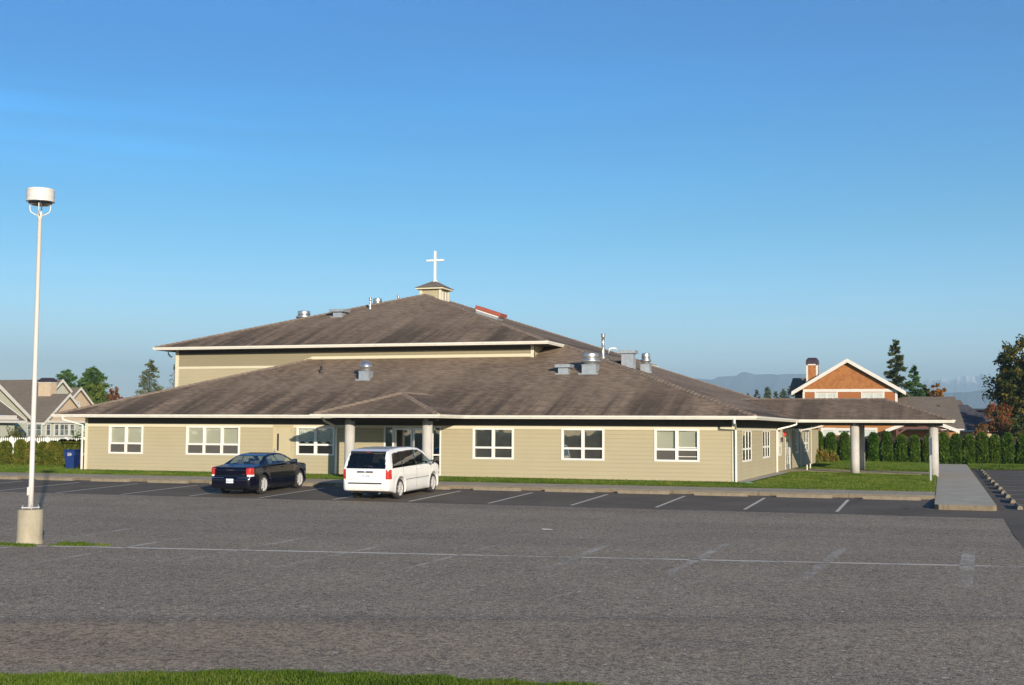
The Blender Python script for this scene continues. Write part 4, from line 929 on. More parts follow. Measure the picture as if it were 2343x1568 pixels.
# ---------------- white minivan
VAN = empty('minivan', (0, 0, 0), 'white minivan with dark rear glass parked nose-in before the church entrance', 'van')
wb = 3.08; rxl, fxl = -wb / 2, wb / 2; RW = .375
side = [(-2.60, .34), (-2.62, .48), (-2.60, .62), (-2.56, .70), (-2.55, 1.02), (-2.50, 1.20), (-2.36, 1.60), (-2.30, 1.70), (-2.0, 1.765), (-1.2, 1.80), (-.3, 1.79), (.35, 1.73), (.75, 1.62), (1.55, 1.20), (1.72, 1.13), (2.15, 1.02), (2.38, .90), (2.47, .74), (2.48, .40), (2.36, .22), (1.9, .19), (-1.9, .20), (-2.2, .28)]
wz_ = [(.15, .90), (.3, .955), (.55, .975), (.85, .985), (1.05, .97), (1.12, .955), (1.7, .80), (1.9, .74)]
plan = [(-2.62, -.80), (-2.52, -.93), (-2.2, -.99), (0, -1.0), (1.5, -.99), (2.1, -.93), (2.4, -.72), (2.52, -.3)]
plan = [(x, y) for x, y in plan]
V, Fq = car_shell(side, wz_, [(x, y) for x, y in plan], .07, [(rxl, RW), (fxl, RW)], .415)
A_ = lambda C: np.abs(C[:, 1])
sidem = lambda N: np.abs(N[:, 1]) > .55
g1 = [(-2.22, 1.13), (-2.05, 1.60), (-1.42, 1.64), (-1.37, 1.12)]
g2 = [(-1.31, 1.12), (-1.36, 1.64), (-.22, 1.66), (-.16, 1.12)]
g3 = [(-.09, 1.12), (-.15, 1.655), (.25, 1.63), (.62, 1.52), (1.20, 1.20), (1.22, 1.13)]
def rz_(C): return np.clip(C[:, 2], 0, 9)
vreg = [('rear_window', MT['glassp'], lambda C, N: (C[:, 0] < -2.25) & (C[:, 2] > 1.12) & (C[:, 2] < 1.63) & (A_(C) < .80 - (C[:, 2] - 1.1) * .16) & (N[:, 0] < -.5), .004),
        ('spoiler_trim', MT['black'], lambda C, N: (C[:, 0] < -2.15) & (C[:, 2] >= 1.63) & (C[:, 2] < 1.70) & (A_(C) < .72) & (N[:, 0] < -.3), -.012),
        ('windshield', MT['glasscar'], lambda C, N: (C[:, 0] > .60) & (C[:, 0] < 1.62) & (C[:, 2] > 1.17) & (A_(C) < .86 - (C[:, 2] - 1.1) * .3) & (N[:, 2] > .4) & (C[:, 2] < 1.66), .004)]
for nm, pg in (('#a', g1), ('#b', g2)):
    for s in (-1, 1): vreg.append(('side_window' + nm + str(s), MT['glassp'], (lambda pg, s: lambda C, N: inpoly(pg, C[:, 0], C[:, 2]) & sidem(N) & (C[:, 1] * s > 0))(pg, s), .006))
for s in (-1, 1): vreg.append(('side_window#c%d' % s, MT['glasscar'], (lambda s: lambda C, N: inpoly(g3, C[:, 0], C[:, 2]) & sidem(N) & (C[:, 1] * s > 0))(s), .006))
for s in (-1, 1): vreg.append(('window_trim#%d' % s, MT['black'], (lambda s: lambda C, N: (C[:, 2] > 1.11) & inpoly([(-2.25, 1.10), (-2.07, 1.62), (-1.4, 1.67), (-.2, 1.69), (.26, 1.655), (.64, 1.54), (1.28, 1.19), (1.3, 1.10)], C[:, 0], C[:, 2]) & sidem(N) & (C[:, 1] * s > 0))(s), .001))
for s in (-1, 1): vreg.append(('tail_light#%d' % s, MT['tail'], (lambda s: lambda C, N: (C[:, 0] < -2.34) & (C[:, 2] > .74) & (C[:, 2] < 1.08) & (A_(C) > .81) & (C[:, 1] * s > 0))(s), -.008))
for s in (-1, 1): vreg.append(('front_door#%d' % s, 'PAINT', (lambda s: lambda C, N: inpoly([(-.12, .33), (-.12, 1.11), (1.25, 1.11), (1.22, .95), (1.08, .8), (1.02, .33)], C[:, 0], C[:, 2]) & sidem(N) & (C[:, 1] * s > 0))(s), .0))
for s in (-1, 1): vreg.append(('sliding_door#%d' % s, 'PAINT', (lambda s: lambda C, N: inpoly([(-1.12, .33), (-1.33, .8), (-1.33, 1.11), (-.12, 1.11), (-.12, .33)], C[:, 0], C[:, 2]) & sidem(N) & (C[:, 1] * s > 0))(s), .0))
vreg.append(('tailgate', 'PAINT', lambda C, N: (C[:, 0] < -2.4) & (C[:, 2] > .64) & (C[:, 2] < 1.12) & (A_(C) < .80) & (N[:, 0] < -.5), .0))
vp = paint('van_paint', (.76, .76, .74), .3, 0, 1, [(-.12, .33, 1.11), (-1.33, .62, 1.11), (1.235, .62, 1.1)])
vreg = [(a, vp if b == 'PAINT' else b, c, d) for a, b, c, d in vreg]
body, prt = car_parts(VAN, V, Fq, vreg, vp)
for x in (rxl, fxl):
    for y in (-.83, .83): wheel(VAN, x, y, RW * .96, .225, 5, 1 if y > 0 else -1)
for y in (-.38, .38): seat(VAN, .35, y)
seat(VAN, -.6, 0, 1.3); seat(VAN, -1.5, 0, 1.3)
rbox(VAN, 'dashboard', MT['seat'], 1.05, 1.5, -.75, .75, .75, 1.06)
mb = MB(); mb.tube([(.98 + .03 * math.sin(a), .38 + .18 * math.cos(a), .98 + .18 * math.sin(a)) for a in [2 * PI * i / 16 for i in range(17)]], .015, 6); mb.build('steering_wheel', MT['black'], VAN, True, True)
mirror(VAN, 1.0, -.93, 1.17, MT['black']); mirror(VAN, 1.0, .93, 1.17, MT['black'])
plate(VAN, -2.545, .86, '741 DZB')
o = rbox(VAN, 'chrome_bar', MT['chrome'], -2.60, -2.54, -.33, .33, .965, 1.03)
mb = MB(); mb.prism([(-2.606, -.03, .985), (-2.606, .03, .985), (-2.606, .05, 1.01), (-2.606, 0, 1.02), (-2.606, -.05, 1.01)], (.008, 0, 0)); mb.build('emblem', MT['white'], o, False, True)
rbox(VAN, 'bumper_strip', MT['black'], -2.645, -2.59, -.68, .68, .585, .625)
rbox(VAN, 'brake_lamp', MT['tail'], -2.335, -2.30, -.10, .10, 1.655, 1.685)
mb = MB(); mb.tube([(-2.50, -.28, 1.18), (-2.505, -.02, 1.20), (-2.52, .22, 1.165)], .011, 5); mb.build('rear_wiper', MT['black'], VAN, True, True)
for x in (-.22, .08):
    for s in (-1, 1): rbox(VAN, 'door_handle', MT['chrome'] if x > 9 else vp, x - .09, x + .09, *sorted((s * .965, s * 1.012)), .985, 1.015)
for s in (-1, 1):
    rbox(VAN, 'side_moulding', MT['black'], -1.12, 1.0, *sorted((s * .975, s * .992)), .655, .67)
for y in (-.5, -.25, 0, .25, .5):
    mb = MB(); mb.tube([(-1.9, y, 1.750), (-1.2, y, 1.788), (-.3, y, 1.778), (.2, y, 1.728)], .016, 6); mb.build('roof_rib', vp, VAN, True, True)
for s in (-1, 1): rbox(VAN, 'headlight', MT['clear'], 2.28, 2.44, *sorted((s * .55, s * .82)), .70, .86)
text('badge', 'GRAND', .05, MT['alum'], (-2.562, .60, .73), (PI / 2, 0, -PI / 2), VAN, .002, True)
mb = MB(); mb.tube([(-2.3, -.55, .27), (-2.58, -.55, .25)], .03, 10); mb.build('exhaust_pipe', MT['chrome'], VAN, True, True)
mb = MB(); mb.tube([(rxl, -.75, RW), (rxl, .75, RW)], .05, 8); mb.box(-2.1, -1.85, -.35, .35, .2, .34); mb.build('rear_axle', MT['black'], VAN, False, True)
on_ground(VAN, -18.13, 40.74, PI / 2, (.945, .895, .95))

# ---------------- dark blue sedan
SED = empty('sedan', (0, 0, 0), 'dark navy blue sedan with silver wheels parked nose-in left of the minivan', 'car')
rxl, fxl = -1.525, 1.525; RS = .365
side = [(-2.56, .28), (-2.60, .45), (-2.59, .62), (-2.53, .70), (-2.53, .98), (-2.46, 1.045), (-1.95, 1.075), (-1.65, 1.11), (-.98, 1.40), (-.6, 1.455), (0, 1.475), (.35, 1.44), (.65, 1.36), (1.22, 1.075), (1.35, 1.04), (2.0, .975), (2.27, .90), (2.38, .78), (2.41, .45), (2.30, .25), (1.9, .19), (-1.9, .2)]
wz_ = [(.15, .86), (.3, .905), (.5, .93), (.8, .94), (1.0, .915), (1.07, .885), (1.4, .66), (1.6, .55)]
plan = [(-2.62, -.72), (-2.5, -.87), (-2.2, -.93), (0, -.955), (1.5, -.95), (2.1, -.90), (2.35, -.72), (2.44, -.3)]
V, Fq = car_shell(side, wz_, plan, .06, [(rxl, RS), (fxl, RS)], .405)
s1_ = [(-1.12, 1.10), (-.98, 1.33), (-.62, 1.385), (-.40, 1.395), (-.26, 1.095)]
s2_ = [(-.18, 1.095), (-.32, 1.395), (.1, 1.40), (.38, 1.35), (.97, 1.095)]
sreg = [('rear_window', MT['glasscar'], lambda C, N: (C[:, 0] < -1.02) & (C[:, 0] > -1.62) & (C[:, 2] > 1.10) & (A_(C) < .74 - (C[:, 2] - 1.1) * .55) & (N[:, 2] > .4), .004),
        ('windshield', MT['glasscar'], lambda C, N: (C[:, 0] > .58) & (C[:, 0] < 1.22) & (C[:, 2] > 1.09) & (A_(C) < .78 - (C[:, 2] - 1.1) * .45) & (N[:, 2] > .4), .004)]
for nm, pg in (('#a', s1_), ('#b', s2_)):
    for s in (-1, 1): sreg.append(('side_window' + nm + str(s), MT['glasscar'], (lambda pg, s: lambda C, N: inpoly(pg, C[:, 0], C[:, 2]) & sidem(N) & (C[:, 1] * s > 0))(pg, s), .006))
for s in (-1, 1): sreg.append(('tail_light#%d' % s, MT['tail'], (lambda s: lambda C, N: (C[:, 0] < -2.32) & (C[:, 2] > .78) & (C[:, 2] < 1.02) & (A_(C) > .70 - (C[:, 2] - .78) * .1) & (C[:, 1] * s > 0))(s), -.008))
for s in (-1, 1): sreg.append(('reversing_light#%d' % s, MT['clear'], (lambda s: lambda C, N: (C[:, 0] < -2.32) & (C[:, 2] > .71) & (C[:, 2] <= .78) & (A_(C) > .71) & (C[:, 1] * s > 0))(s), -.006))
for s in (-1, 1): sreg.append(('front_door#%d' % s, 'PAINT', (lambda s: lambda C, N: inpoly([(-.22, .30), (-.22, 1.09), (1.05, 1.09), (1.02, .30)], C[:, 0], C[:, 2]) & sidem(N) & (C[:, 1] * s > 0))(s), .0))
for s in (-1, 1): sreg.append(('rear_door#%d' % s, 'PAINT', (lambda s: lambda C, N: inpoly([(-1.05, .30), (-1.05, .5), (-1.18, .8), (-1.15, 1.09), (-.22, 1.09), (-.22, .30)], C[:, 0], C[:, 2]) & sidem(N) & (C[:, 1] * s > 0))(s), .0))
sp_ = paint('navy_paint', (.0015, .002, .010), .25, .0, .8, [(-.22, .3, 1.09), (-1.15, .78, 1.09), (1.04, .3, 1.09)])
sreg = [(a, sp_ if b == 'PAINT' else b, c, d) for a, b, c, d in sreg]
car_parts(SED, V, Fq, sreg, sp_)
for x in (rxl, fxl):
    for y in (-.80, .80): wheel(SED, x, y, RS, .225, 7, 1 if y > 0 else -1)
for y in (-.37, .37): seat(SED, .25, y)
seat(SED, -.72, 0, 1.2)
rbox(SED, 'dashboard', MT['seat'], .85, 1.2, -.7, .7, .7, 1.0); rbox(SED, 'parcel_shelf', MT['seat'], -1.5, -1.05, -.6, .6, .98, 1.03)
mirror(SED, .82, -.87, 1.11, sp_); mirror(SED, .82, .87, 1.11, sp_)
plate(SED, -2.60, .55, '248 UXH')
for a, b in ((-.86, -.34), (.28, .86)):
    mb = MB(); mb.tube([(-2.50 if abs(y) > .8 else -2.598, y, .665) for y in np.linspace(a, b, 6)], .010, 6); mb.build('bumper_trim', MT['chrome'], SED, True, True)
mb = MB()
for s in (-1, 1): mb.prism([(-2.538, 0, .935), (-2.538, s * .05, .925), (-2.538, s * .24, .955), (-2.538, s * .06, .950), (-2.538, 0, .96)], (.006, 0, 0))
mb.build('wing_emblem', MT['chrome'], SED, False, True)
text('badge', '300', .055, MT['chrome'], (-2.538, -.56, .79), (PI / 2, 0, -PI / 2), SED, .002, True)
for x in (-.95, -.02):
    for s in (-1, 1): rbox(SED, 'door_handle', sp_, x - .09, x + .09, *sorted((s * .925, s * .965)), .935, .962)
for s in (-1, 1):
    rbox(SED, 'side_moulding', sp_, -1.02, 1.0, *sorted((s * .945, s * .962)), .60, .635)
    mb = MB(); mb.tube([(-1.12, s * .905, 1.085), (-.2, s * .91, 1.085), (.95, s * .905, 1.08)], .008, 5); mb.build('window_trim', MT['chrome'], SED, True, True)
    rbox(SED, 'headlight', MT['clear'], 2.2, 2.37, *sorted((s * .55, s * .8)), .70, .83)
mb = MB(); mb.tube([(rxl, -.7, RS), (rxl, .7, RS)], .05, 8); mb.box(-2.3, -2.0, -.4, .4, .18, .3); mb.build('rear_axle', MT['black'], SED, False, True)
on_ground(SED, -23.60, 41.12, PI / 2 + R(2.6), (.945, .88, .95))

# ------------------------------------------------------------ lamp post
LP = empty('lamp_post', (-18.05, 21.9, -.45), 'tall white parking lot lamp post with a drum head on a round concrete base', 'lamp post')
lx, ly = -18.05, 21.9
mb = MB(); mb.lathe([(.28, -.6), (.275, -.42), (.262, -.37), (.256, -.36), (.256, .24), (.245, .255), (.01, .26)], (lx + .38, ly - .1, 0), 40); mb.v = [(x - .38, y + .1 - .0, z) for x, y, z in mb.v]; 
mb.build('concrete_base', MT['drum'], LP, True)
mb = MB(); mb.box(lx - .13, lx + .13, ly - .13, ly + .13, .285, .305); mb.build('base_plate', MT['lampw'], LP)
for sx in (-1, 1):
    for sy in (-1, 1): mb = MB(); mb.lathe([(.009, 0), (.009, .06), (.018, .06), (.018, .075), (.009, .076), (.009, .1)], (lx + sx * .108, ly + sy * .108, .25), 8); mb.build('anchor_bolt', MT['steel'], LP)
mb = MB(); mb.lathe([(.056, .305), (.052, 1), (.044, 6.38), (.052, 6.385), (.053, 6.50), (.045, 6.53), (.01, 6.54)], (lx, ly, 0), 24); mb.build('pole', MT['lampw'], LP, True)
mb = MB(); mb.box(lx - .05, lx + .03, ly - .068, ly - .03, .55, .72); mb.build('hand_hole_cover', MT['lampw'], LP)
for k in range(4):
    a = PI / 2 * k + .55; c_, s_ = math.cos(a), math.sin(a)
    mb = MB(); mb.tube([(lx + c_ * q, ly + s_ * q, z) for q, z in ((.04, 6.44), (.13, 6.49), (.18, 6.52), (.203, 6.57), (.207, 6.64), (.207, 6.78))], .012, 8); mb.build('lamp_arm', MT['lampw'], LP, True)
mb = MB(); rr = .29; mb.lathe([(rr * .97, 6.74), (rr, 6.745), (rr, 6.80), (rr * .985, 6.803), (rr * .985, 6.84), (rr, 6.843), (rr, 6.845), (rr * .985, 6.85), (rr * .985, 6.96), (rr, 6.965), (rr, 6.99), (rr * .985, 6.995), (rr * .95, 7.015), (.01, 7.03)], (lx, ly, 0), 44); hd = mb.build('lamp_head', MT['lampw'], LP, False)
hd.data.polygons.foreach_set('use_smooth', [True] * len(hd.data.polygons)); m = hd.modifiers.new('edge', 'EDGE_SPLIT'); m.split_angle = R(35)
mb = MB(); mb.lathe([(rr * .95, 6.745), (rr * .8, 6.70), (rr * .5, 6.66), (.01, 6.645)], (lx, ly, 0), 36); mb.build('lens', MT['lens'], LP, True)
mb = MB(); mb.lathe([(.05, 6.70), (.06, 6.76), (.03, 6.82), (.01, 6.83)], (lx, ly, 0), 14); mb.build('bulb', MT['clear'], LP, True)

# ------------------------------------------------------------ bins by the left corner
def wheelie(x, y, z, rot, lab):
    T = empty('wheelie_bin', (0, 0, 0), lab, 'bin', 'blue recycling bins'); mb = MB()
    b = [(-.22, -.25), (.22, -.25), (.22, .25), (-.22, .25)]; t_ = [(-.29, -.34), (.29, -.34), (.29, .32), (-.29, .32)]
    vs = [(x_, y_, .03) for x_, y_ in b] + [(x_ * .92, y_ * .92, .66) for x_, y_ in t_] + [(x_ * .97, y_ * .97, .68) for x_, y_ in t_] + [(x_, y_, .93) for x_, y_ in t_]
    mb.add(vs, [(3, 2, 1, 0)] + [(4 * r_ + i, 4 * r_ + (i + 1) % 4, 4 * r_ + 4 + (i + 1) % 4, 4 * r_ + 4 + i) for r_ in range(3) for i in range(4)]); mb.box(-.20, -.15, -.262, -.25, .05, .6); mb.box(.15, .20, -.262, -.25, .05, .6)
    mb.build('bin_body', MT['bin'], T, False, True)
    mb = MB(); mb.prism([(-.32, -.37, .93), (-.32, .33, .93), (-.32, .30, 1.0), (-.32, -.2, 1.02), (-.32, -.36, .96)], (.64, 0, 0)); mb.build('lid', MT['bin'], T, False, True)
    for s in (-1, 1): mb = MB(); mb.lathe([(.12, -.025), (.12, .025)], (s * .27, .24, .12), 18, 'y', Matrix.Rotation(PI / 2, 3, 'Z')); mb.build('wheel', MT['black'], T, False, True)
    mb = MB(); mb.tube([(-.26, .33, .9), (-.26, .39, .9), (.26, .39, .9), (.26, .33, .9)], .015, 6); mb.build('handle', MT['bin'], T, False, True)
    mb = MB()
    for z0 in (.70, .76, .82): mb.add([(-.10, -.342, z0), (.06 + (.04 if z0 == .76 else 0), -.342, z0), (.06 + (.04 if z0 == .76 else 0), -.342, z0 + .018), (-.10, -.342, z0 + .018)], [(0, 1, 2, 3)])
    mb.add([(.07, -.342, .70), (.09, -.342, .70), (.125, -.342, .77), (.09, -.342, .84), (.07, -.342, .84), (.10, -.342, .77)], [(0, 1, 2, 5), (5, 2, 3, 4)])
    mb.build('printed_mark', MT['white'], T, False, True)
    T.location = (x, y, z); T.rotation_euler = (0, 0, rot); T.scale = (.88, .88, .92)
wheelie(-38.54, 49.5, -.03, .22, 'blue wheeled recycling bin with white printed marks, left of the other at the church corner')
wheelie(-38.28, 50.15, -.03, .15, 'blue wheeled recycling bin half hidden behind the white downspout, the right one of the pair')
# sign on a post by the walk
T = empty('sign_post', (-.45, 56.7, -.13), 'grey metal post with a narrow dark sign seen edge on, beside the last canopy column', 'sign')
mb = MB(); mb.box(-.49, -.41, 56.66, 56.74, -.3, 1.75); mb.build('post', MT['alum'], T)
mb = MB(); mb.box(-.405, -.385, 56.5, 56.9, 1.0, 1.75); mb.build('sign_panel', MT['black'], T); mb = MB(); mb.box(-.515, -.495, 56.5, 56.9, 1.0, 1.75); mb.build('sign_panel', MT['black'], T)
# litter, path stake, hose cap
mb = MB(); mb.box(-9.28, -9.02, 29.66, 29.70, -.443, -.438, Matrix.Rotation(0, 4, 'Z')); tag(mb.build('paper_scrap', MT['litter']), 'small white strip of litter on the grey gravel lot', 'litter')
for x, y, lb in ((-6.5, 65.9, 'short white stake at the near edge of the entrance path'), (-6.6, 68.6, 'short grey stake behind the entrance path near the glass door')):
    mb = MB(); mb.lathe([(.035, -.05), (.035, .22), (.045, .225), (.045, .26), (.01, .27)], (x, y, .0), 10); tag(mb.build('path_marker', MT['lampw']), lb, 'marker')
mb = MB(); mb.lathe([(.18, -.02), (.17, .02), (.05, .035)], (-7.0, 48.75, -.005), 14); tag(mb.build('valve_cover', M('green_cover', (.12, .32, .22), .6), None, True), 'pale green round valve cover in the grass by the right wall corner', 'cover')
# ------------------------------------------------------------ houses on the left
def gable_x(parent, gx, xb, yr, zr, half, ze, wall, roofm, zg=-.1, ov=.35, rake=.26, wallz0=0, name='roof'):
    # ridge along x, gable end facing +x at x = gx
    sl = (zr - ze) / half; y0, y1 = yr - half, yr + half
    mb = MB(); th = .12
    for s in (-1, 1):
        ye = yr + s * half
        mb.add([(gx, yr, zr), (xb, yr, zr), (xb, ye, ze), (gx, ye, ze), (gx, yr, zr - th), (xb, yr, zr - th), (xb, ye, ze - th), (gx, ye, ze - th)], [(0, 1, 2, 3), (7, 6, 5, 4), (0, 3, 7, 4), (2, 1, 5, 6), (3, 2, 6, 7)])
    rf = mb.build(name, roofm, parent)
    mb = MB()
    for s in (-1, 1):
        ye = yr + s * half
        mb.add([(x, y, z) for x in (gx + .003, gx + .05) for y, z in ((yr, zr + .03), (ye, ze + .03), (ye, ze - rake), (yr, zr - rake))], [(0, 1, 2, 3), (7, 6, 5, 4), (0, 4, 5, 1), (1, 5, 6, 2), (2, 6, 7, 3)])
    mb.box(xb, gx, y0 - .04, y0 - .005, ze - .18, ze + .02)
    mb.build('rake_board', MT['htrim'], rf)
    mb = MB(); i = .3; zi = ze + sl * i - .1
    mb.poly([(gx - ov, y0 + i, zg), (gx - ov, y1 - i, zg), (gx - ov, y1 - i, zi), (gx - ov, yr, zr - .14), (gx - ov, y0 + i, zi)])
    mb.quad((xb, y0 + i, zg), (gx - ov, y0 + i, zg), (gx - ov, y0 + i, zi), (xb, y0 + i, zi)); mb.quad((gx - ov, y1 - i, zg), (xb, y1 - i, zg), (xb, y1 - i, zi), (gx - ov, y1 - i, zi))
    mb.build('wall', wall, parent); return rf
def winx(parent, x, y0, y1, z0, z1, n=2, tr=.12):
    mb = MB(); mb.box(x, x + .05, y0 - tr, y0, z0 - tr, z1 + tr); mb.box(x, x + .05, y1, y1 + tr, z0 - tr, z1 + tr); mb.box(x, x + .05, y0, y1, z1, z1 + tr); mb.box(x, x + .05, y0, y1, z0 - tr, z0)
    for i in range(1, n): y = y0 + (y1 - y0) * i / n; mb.box(x, x + .04, y - .03, y + .03, z0, z1)
    mb.box(x, x + .035, y0, y1, (z0 + z1) / 2 - .02, (z0 + z1) / 2 + .02)
    f = mb.build('window', MT['htrim'], parent); mb = MB(); mb.box(x + .005, x + .012, y0, y1, z0, z1); mb.build('pane', MT['hglass'], f)
def hglass():
    t = NT('house_window_glass'); t.base(t.mix(t.ramp(t.noise(t.co(), 1.5, 3), [(.4, 0.0), (.6, 1.0)]), (.06, .08, .08), (.22, .28, .26))); t.set(Roughness=.12); return t.m
MT['hglass'] = hglass()
MT['hglassl'] = M('curtained_glass', (.45, .50, .46), .3, var=.1, vs=4)
H1 = empty('house', (-84, 100, 0), 'large grey brown roofed house with white rakes and peach gables behind the picket fence', 'house')
gable_x(H1, -80.6, -100, 101.8, 6.5, 5.6, 2.15, MT['sage'], MT['shinh'])
gable_x(H1, -78, -82, 99.6, 5.04, 3.55, 2.27, MT['peach'], MT['shinh'])
gable_x(H1, -80, -86, 103.8, 5.78, 3.0, 3.4, MT['peach'], MT['shinh'], rake=.22)
gable_x(H1, -88.0, -92, 98.0, 7.3, 1.6, 6.2, MT['peach'], MT['shinh'], zg=5, rake=.2)
mb = MB(); mb.box(-81.4, -80.0, 99.3, 100.2, 3, 6.08); ck = mb.build('chimney', MT['peach'], H1)
mb = MB(); mb.box(-81.45, -79.95, 99.25, 100.25, 6.08, 6.14); mb.build('chimney_band', MT['htrim'], ck)
mb = MB(); mb.add([(-81.45, 99.25, 6.14), (-79.95, 99.25, 6.14), (-79.95, 100.25, 6.14), (-81.45, 100.25, 6.14), (-81.4, 99.3, 6.35), (-80.0, 99.3, 6.35), (-80.0, 100.2, 6.35), (-81.4, 100.2, 6.35), (-81.2, 99.45, 6.56), (-80.2, 99.45, 6.56), (-80.2, 100.05, 6.56), (-81.2, 100.05, 6.56)], [(3, 2, 1, 0), (8, 9, 10, 11)] + [(4 * k + i, 4 * k + (i + 1) % 4, 4 * k + 4 + (i + 1) % 4, 4 * k + 4 + i) for k in range(2) for i in range(4)]); mb.build('chimney_cap', MT['chim'], ck)
winx(H1, -80.33, 103.35, 103.95, 3.85, 4.3, 1, .1)
mb = MB(); mb.box(-78.6, -78.2, 88, 106, 0, 2.2); mb.build('lower_wall', MT['sage'], H1)
mb = MB(); mb.box(-78.3, -77.9, 96.6, 104, 2.28, 2.5); mb.build('porch_beam', MT['htrim'], H1)
for y0, y1, n in ((92.5, 93.3, 1), (93.6, 94.5, 2), (95.2, 95.9, 1), (96.65, 97.15, 1), (97.8, 98.3, 1), (98.55, 99.7, 2), (100.0, 100.6, 1)): winx(H1, -78.17, y0, y1, 1.15, 2.12, n, .12)
H2_ = empty('house', (-72, 74, 0), 'pale green gabled house at the left edge with a steep white rake board', 'house')
gable_x(H2_, -69, -82, 72.5, 10.0, 11.2, 2.5, MT['sage'], MT['shinh'], rake=.3)
mb = MB(); mb.add([(-66, 60, 2.35), (-66, 79.3, 2.35), (-69.3, 79.3, 4.35), (-69.3, 60, 4.35), (-66, 60, 2.22), (-66, 79.3, 2.22), (-69.3, 79.3, 4.22), (-69.3, 60, 4.22)], [(0, 1, 2, 3), (7, 6, 5, 4), (0, 4, 5, 1), (1, 5, 6, 2)]); sr = mb.build('side_roof', MT['shinh'], H2_)
mb = MB(); mb.box(-65.99, -65.94, 60, 79.35, 2.2, 2.38); mb.add([(-65.95, 79.31, 2.2), (-65.95, 79.31, 2.38), (-69.3, 79.31, 4.4), (-69.3, 79.31, 4.2), (-65.95, 79.36, 2.2), (-65.95, 79.36, 2.38), (-69.3, 79.36, 4.4), (-69.3, 79.36, 4.2)], [(0, 1, 2, 3), (7, 6, 5, 4), (1, 5, 6, 2)]); mb.build('rake_board', MT['htrim'], sr)
mb = MB(); mb.box(-69.4, -66.5, 62, 78.6, 0, 2.3); mb.build('wall', MT['sage'], H2_)
SH = empty('shed', (-58, 62, 0), 'low pale shed with a white edged flat roof at the left edge beyond the hedge', 'shed')
mb = MB(); mb.add([(-61, 56, 3.1), (-56.2, 56, 2.62), (-56.2, 66.4, 2.62), (-61, 66.4, 3.1), (-61, 56, 2.95), (-56.2, 56, 2.5), (-56.2, 66.4, 2.5), (-61, 66.4, 2.95)], [(0, 1, 2, 3), (7, 6, 5, 4), (2, 6, 7, 3), (0, 4, 5, 1)]); rf = mb.build('roof', M('grey_sheet_roof', (.16, .18, .20), .6), SH)
mb = MB(); mb.box(-56.2, -56.1, 55.9, 66.5, 2.44, 2.65); mb.box(-56.15, -56.0, 55.9, 66.55, 2.36, 2.45); mb.build('fascia', MT['htrim'], rf)
mb = MB(); mb.box(-60.5, -57.3, 57, 64.6, -.1, 2.5); mb.build('wall', MT['sage'], SH); mb = MB(); mb.box(-57.0, -56.75, 65.1, 65.5, -.1, 2.45); mb.build('post', MT['htrim'], SH)
# white picket fence
FN = empty('picket_fence', (-47, 57, 0), 'white picket fence behind the clipped hedge on the left', 'fence')
x = -52.0; i = 0
while x < -41.5:
    mb = MB(); mb.box(x - .045, x + .045, 56.955, 57.045, -.1, 1.36); mb.box(x - .055, x + .055, 56.945, 57.055, 1.36, 1.38); mb.add([(x - .05, 56.95, 1.38), (x + .05, 56.95, 1.38), (x + .05, 57.05, 1.38), (x - .05, 57.05, 1.38), (x, 57, 1.42)], [(0, 1, 4), (1, 2, 4), (2, 3, 4), (3, 0, 4)]); mb.build('post', MT['picket'], FN)
    mb = MB(); mb.box(x + .06, x + 1.14, 57.0, 57.04, .3, .38); mb.box(x + .06, x + 1.14, 57.0, 57.04, 1.05, 1.13)
    for k in range(8):
        a = x + .1 + k * .135; mb.prism([(a, 56.975, .12), (a + .075, 56.975, .12), (a + .075, 56.975, 1.30), (a + .037, 56.975, 1.36), (a, 56.975, 1.30)], (0, .022, 0))
    mb.build('picket_panel', MT['picket'], FN); x += 1.2
# patio umbrella
UM = empty('patio_umbrella', (-70, 92.6, 0), 'teal patio umbrella in front of the left house, seen past the church corner', 'umbrella')
MT['teal'] = M('teal_canvas', (.02, .16, .15), .8)
mb = MB(); mb.lathe([(1.25, 1.98), (1.22, 2.02), (.6, 2.25), (.02, 2.42)], (-70, 92.6, 0), 8); mb.build('canopy', MT['teal'], UM); mb = MB(); mb.lathe([(.03, 0), (.03, 2.4)], (-70, 92.6, 0), 8); mb.build('pole', MT['htrim'], UM)
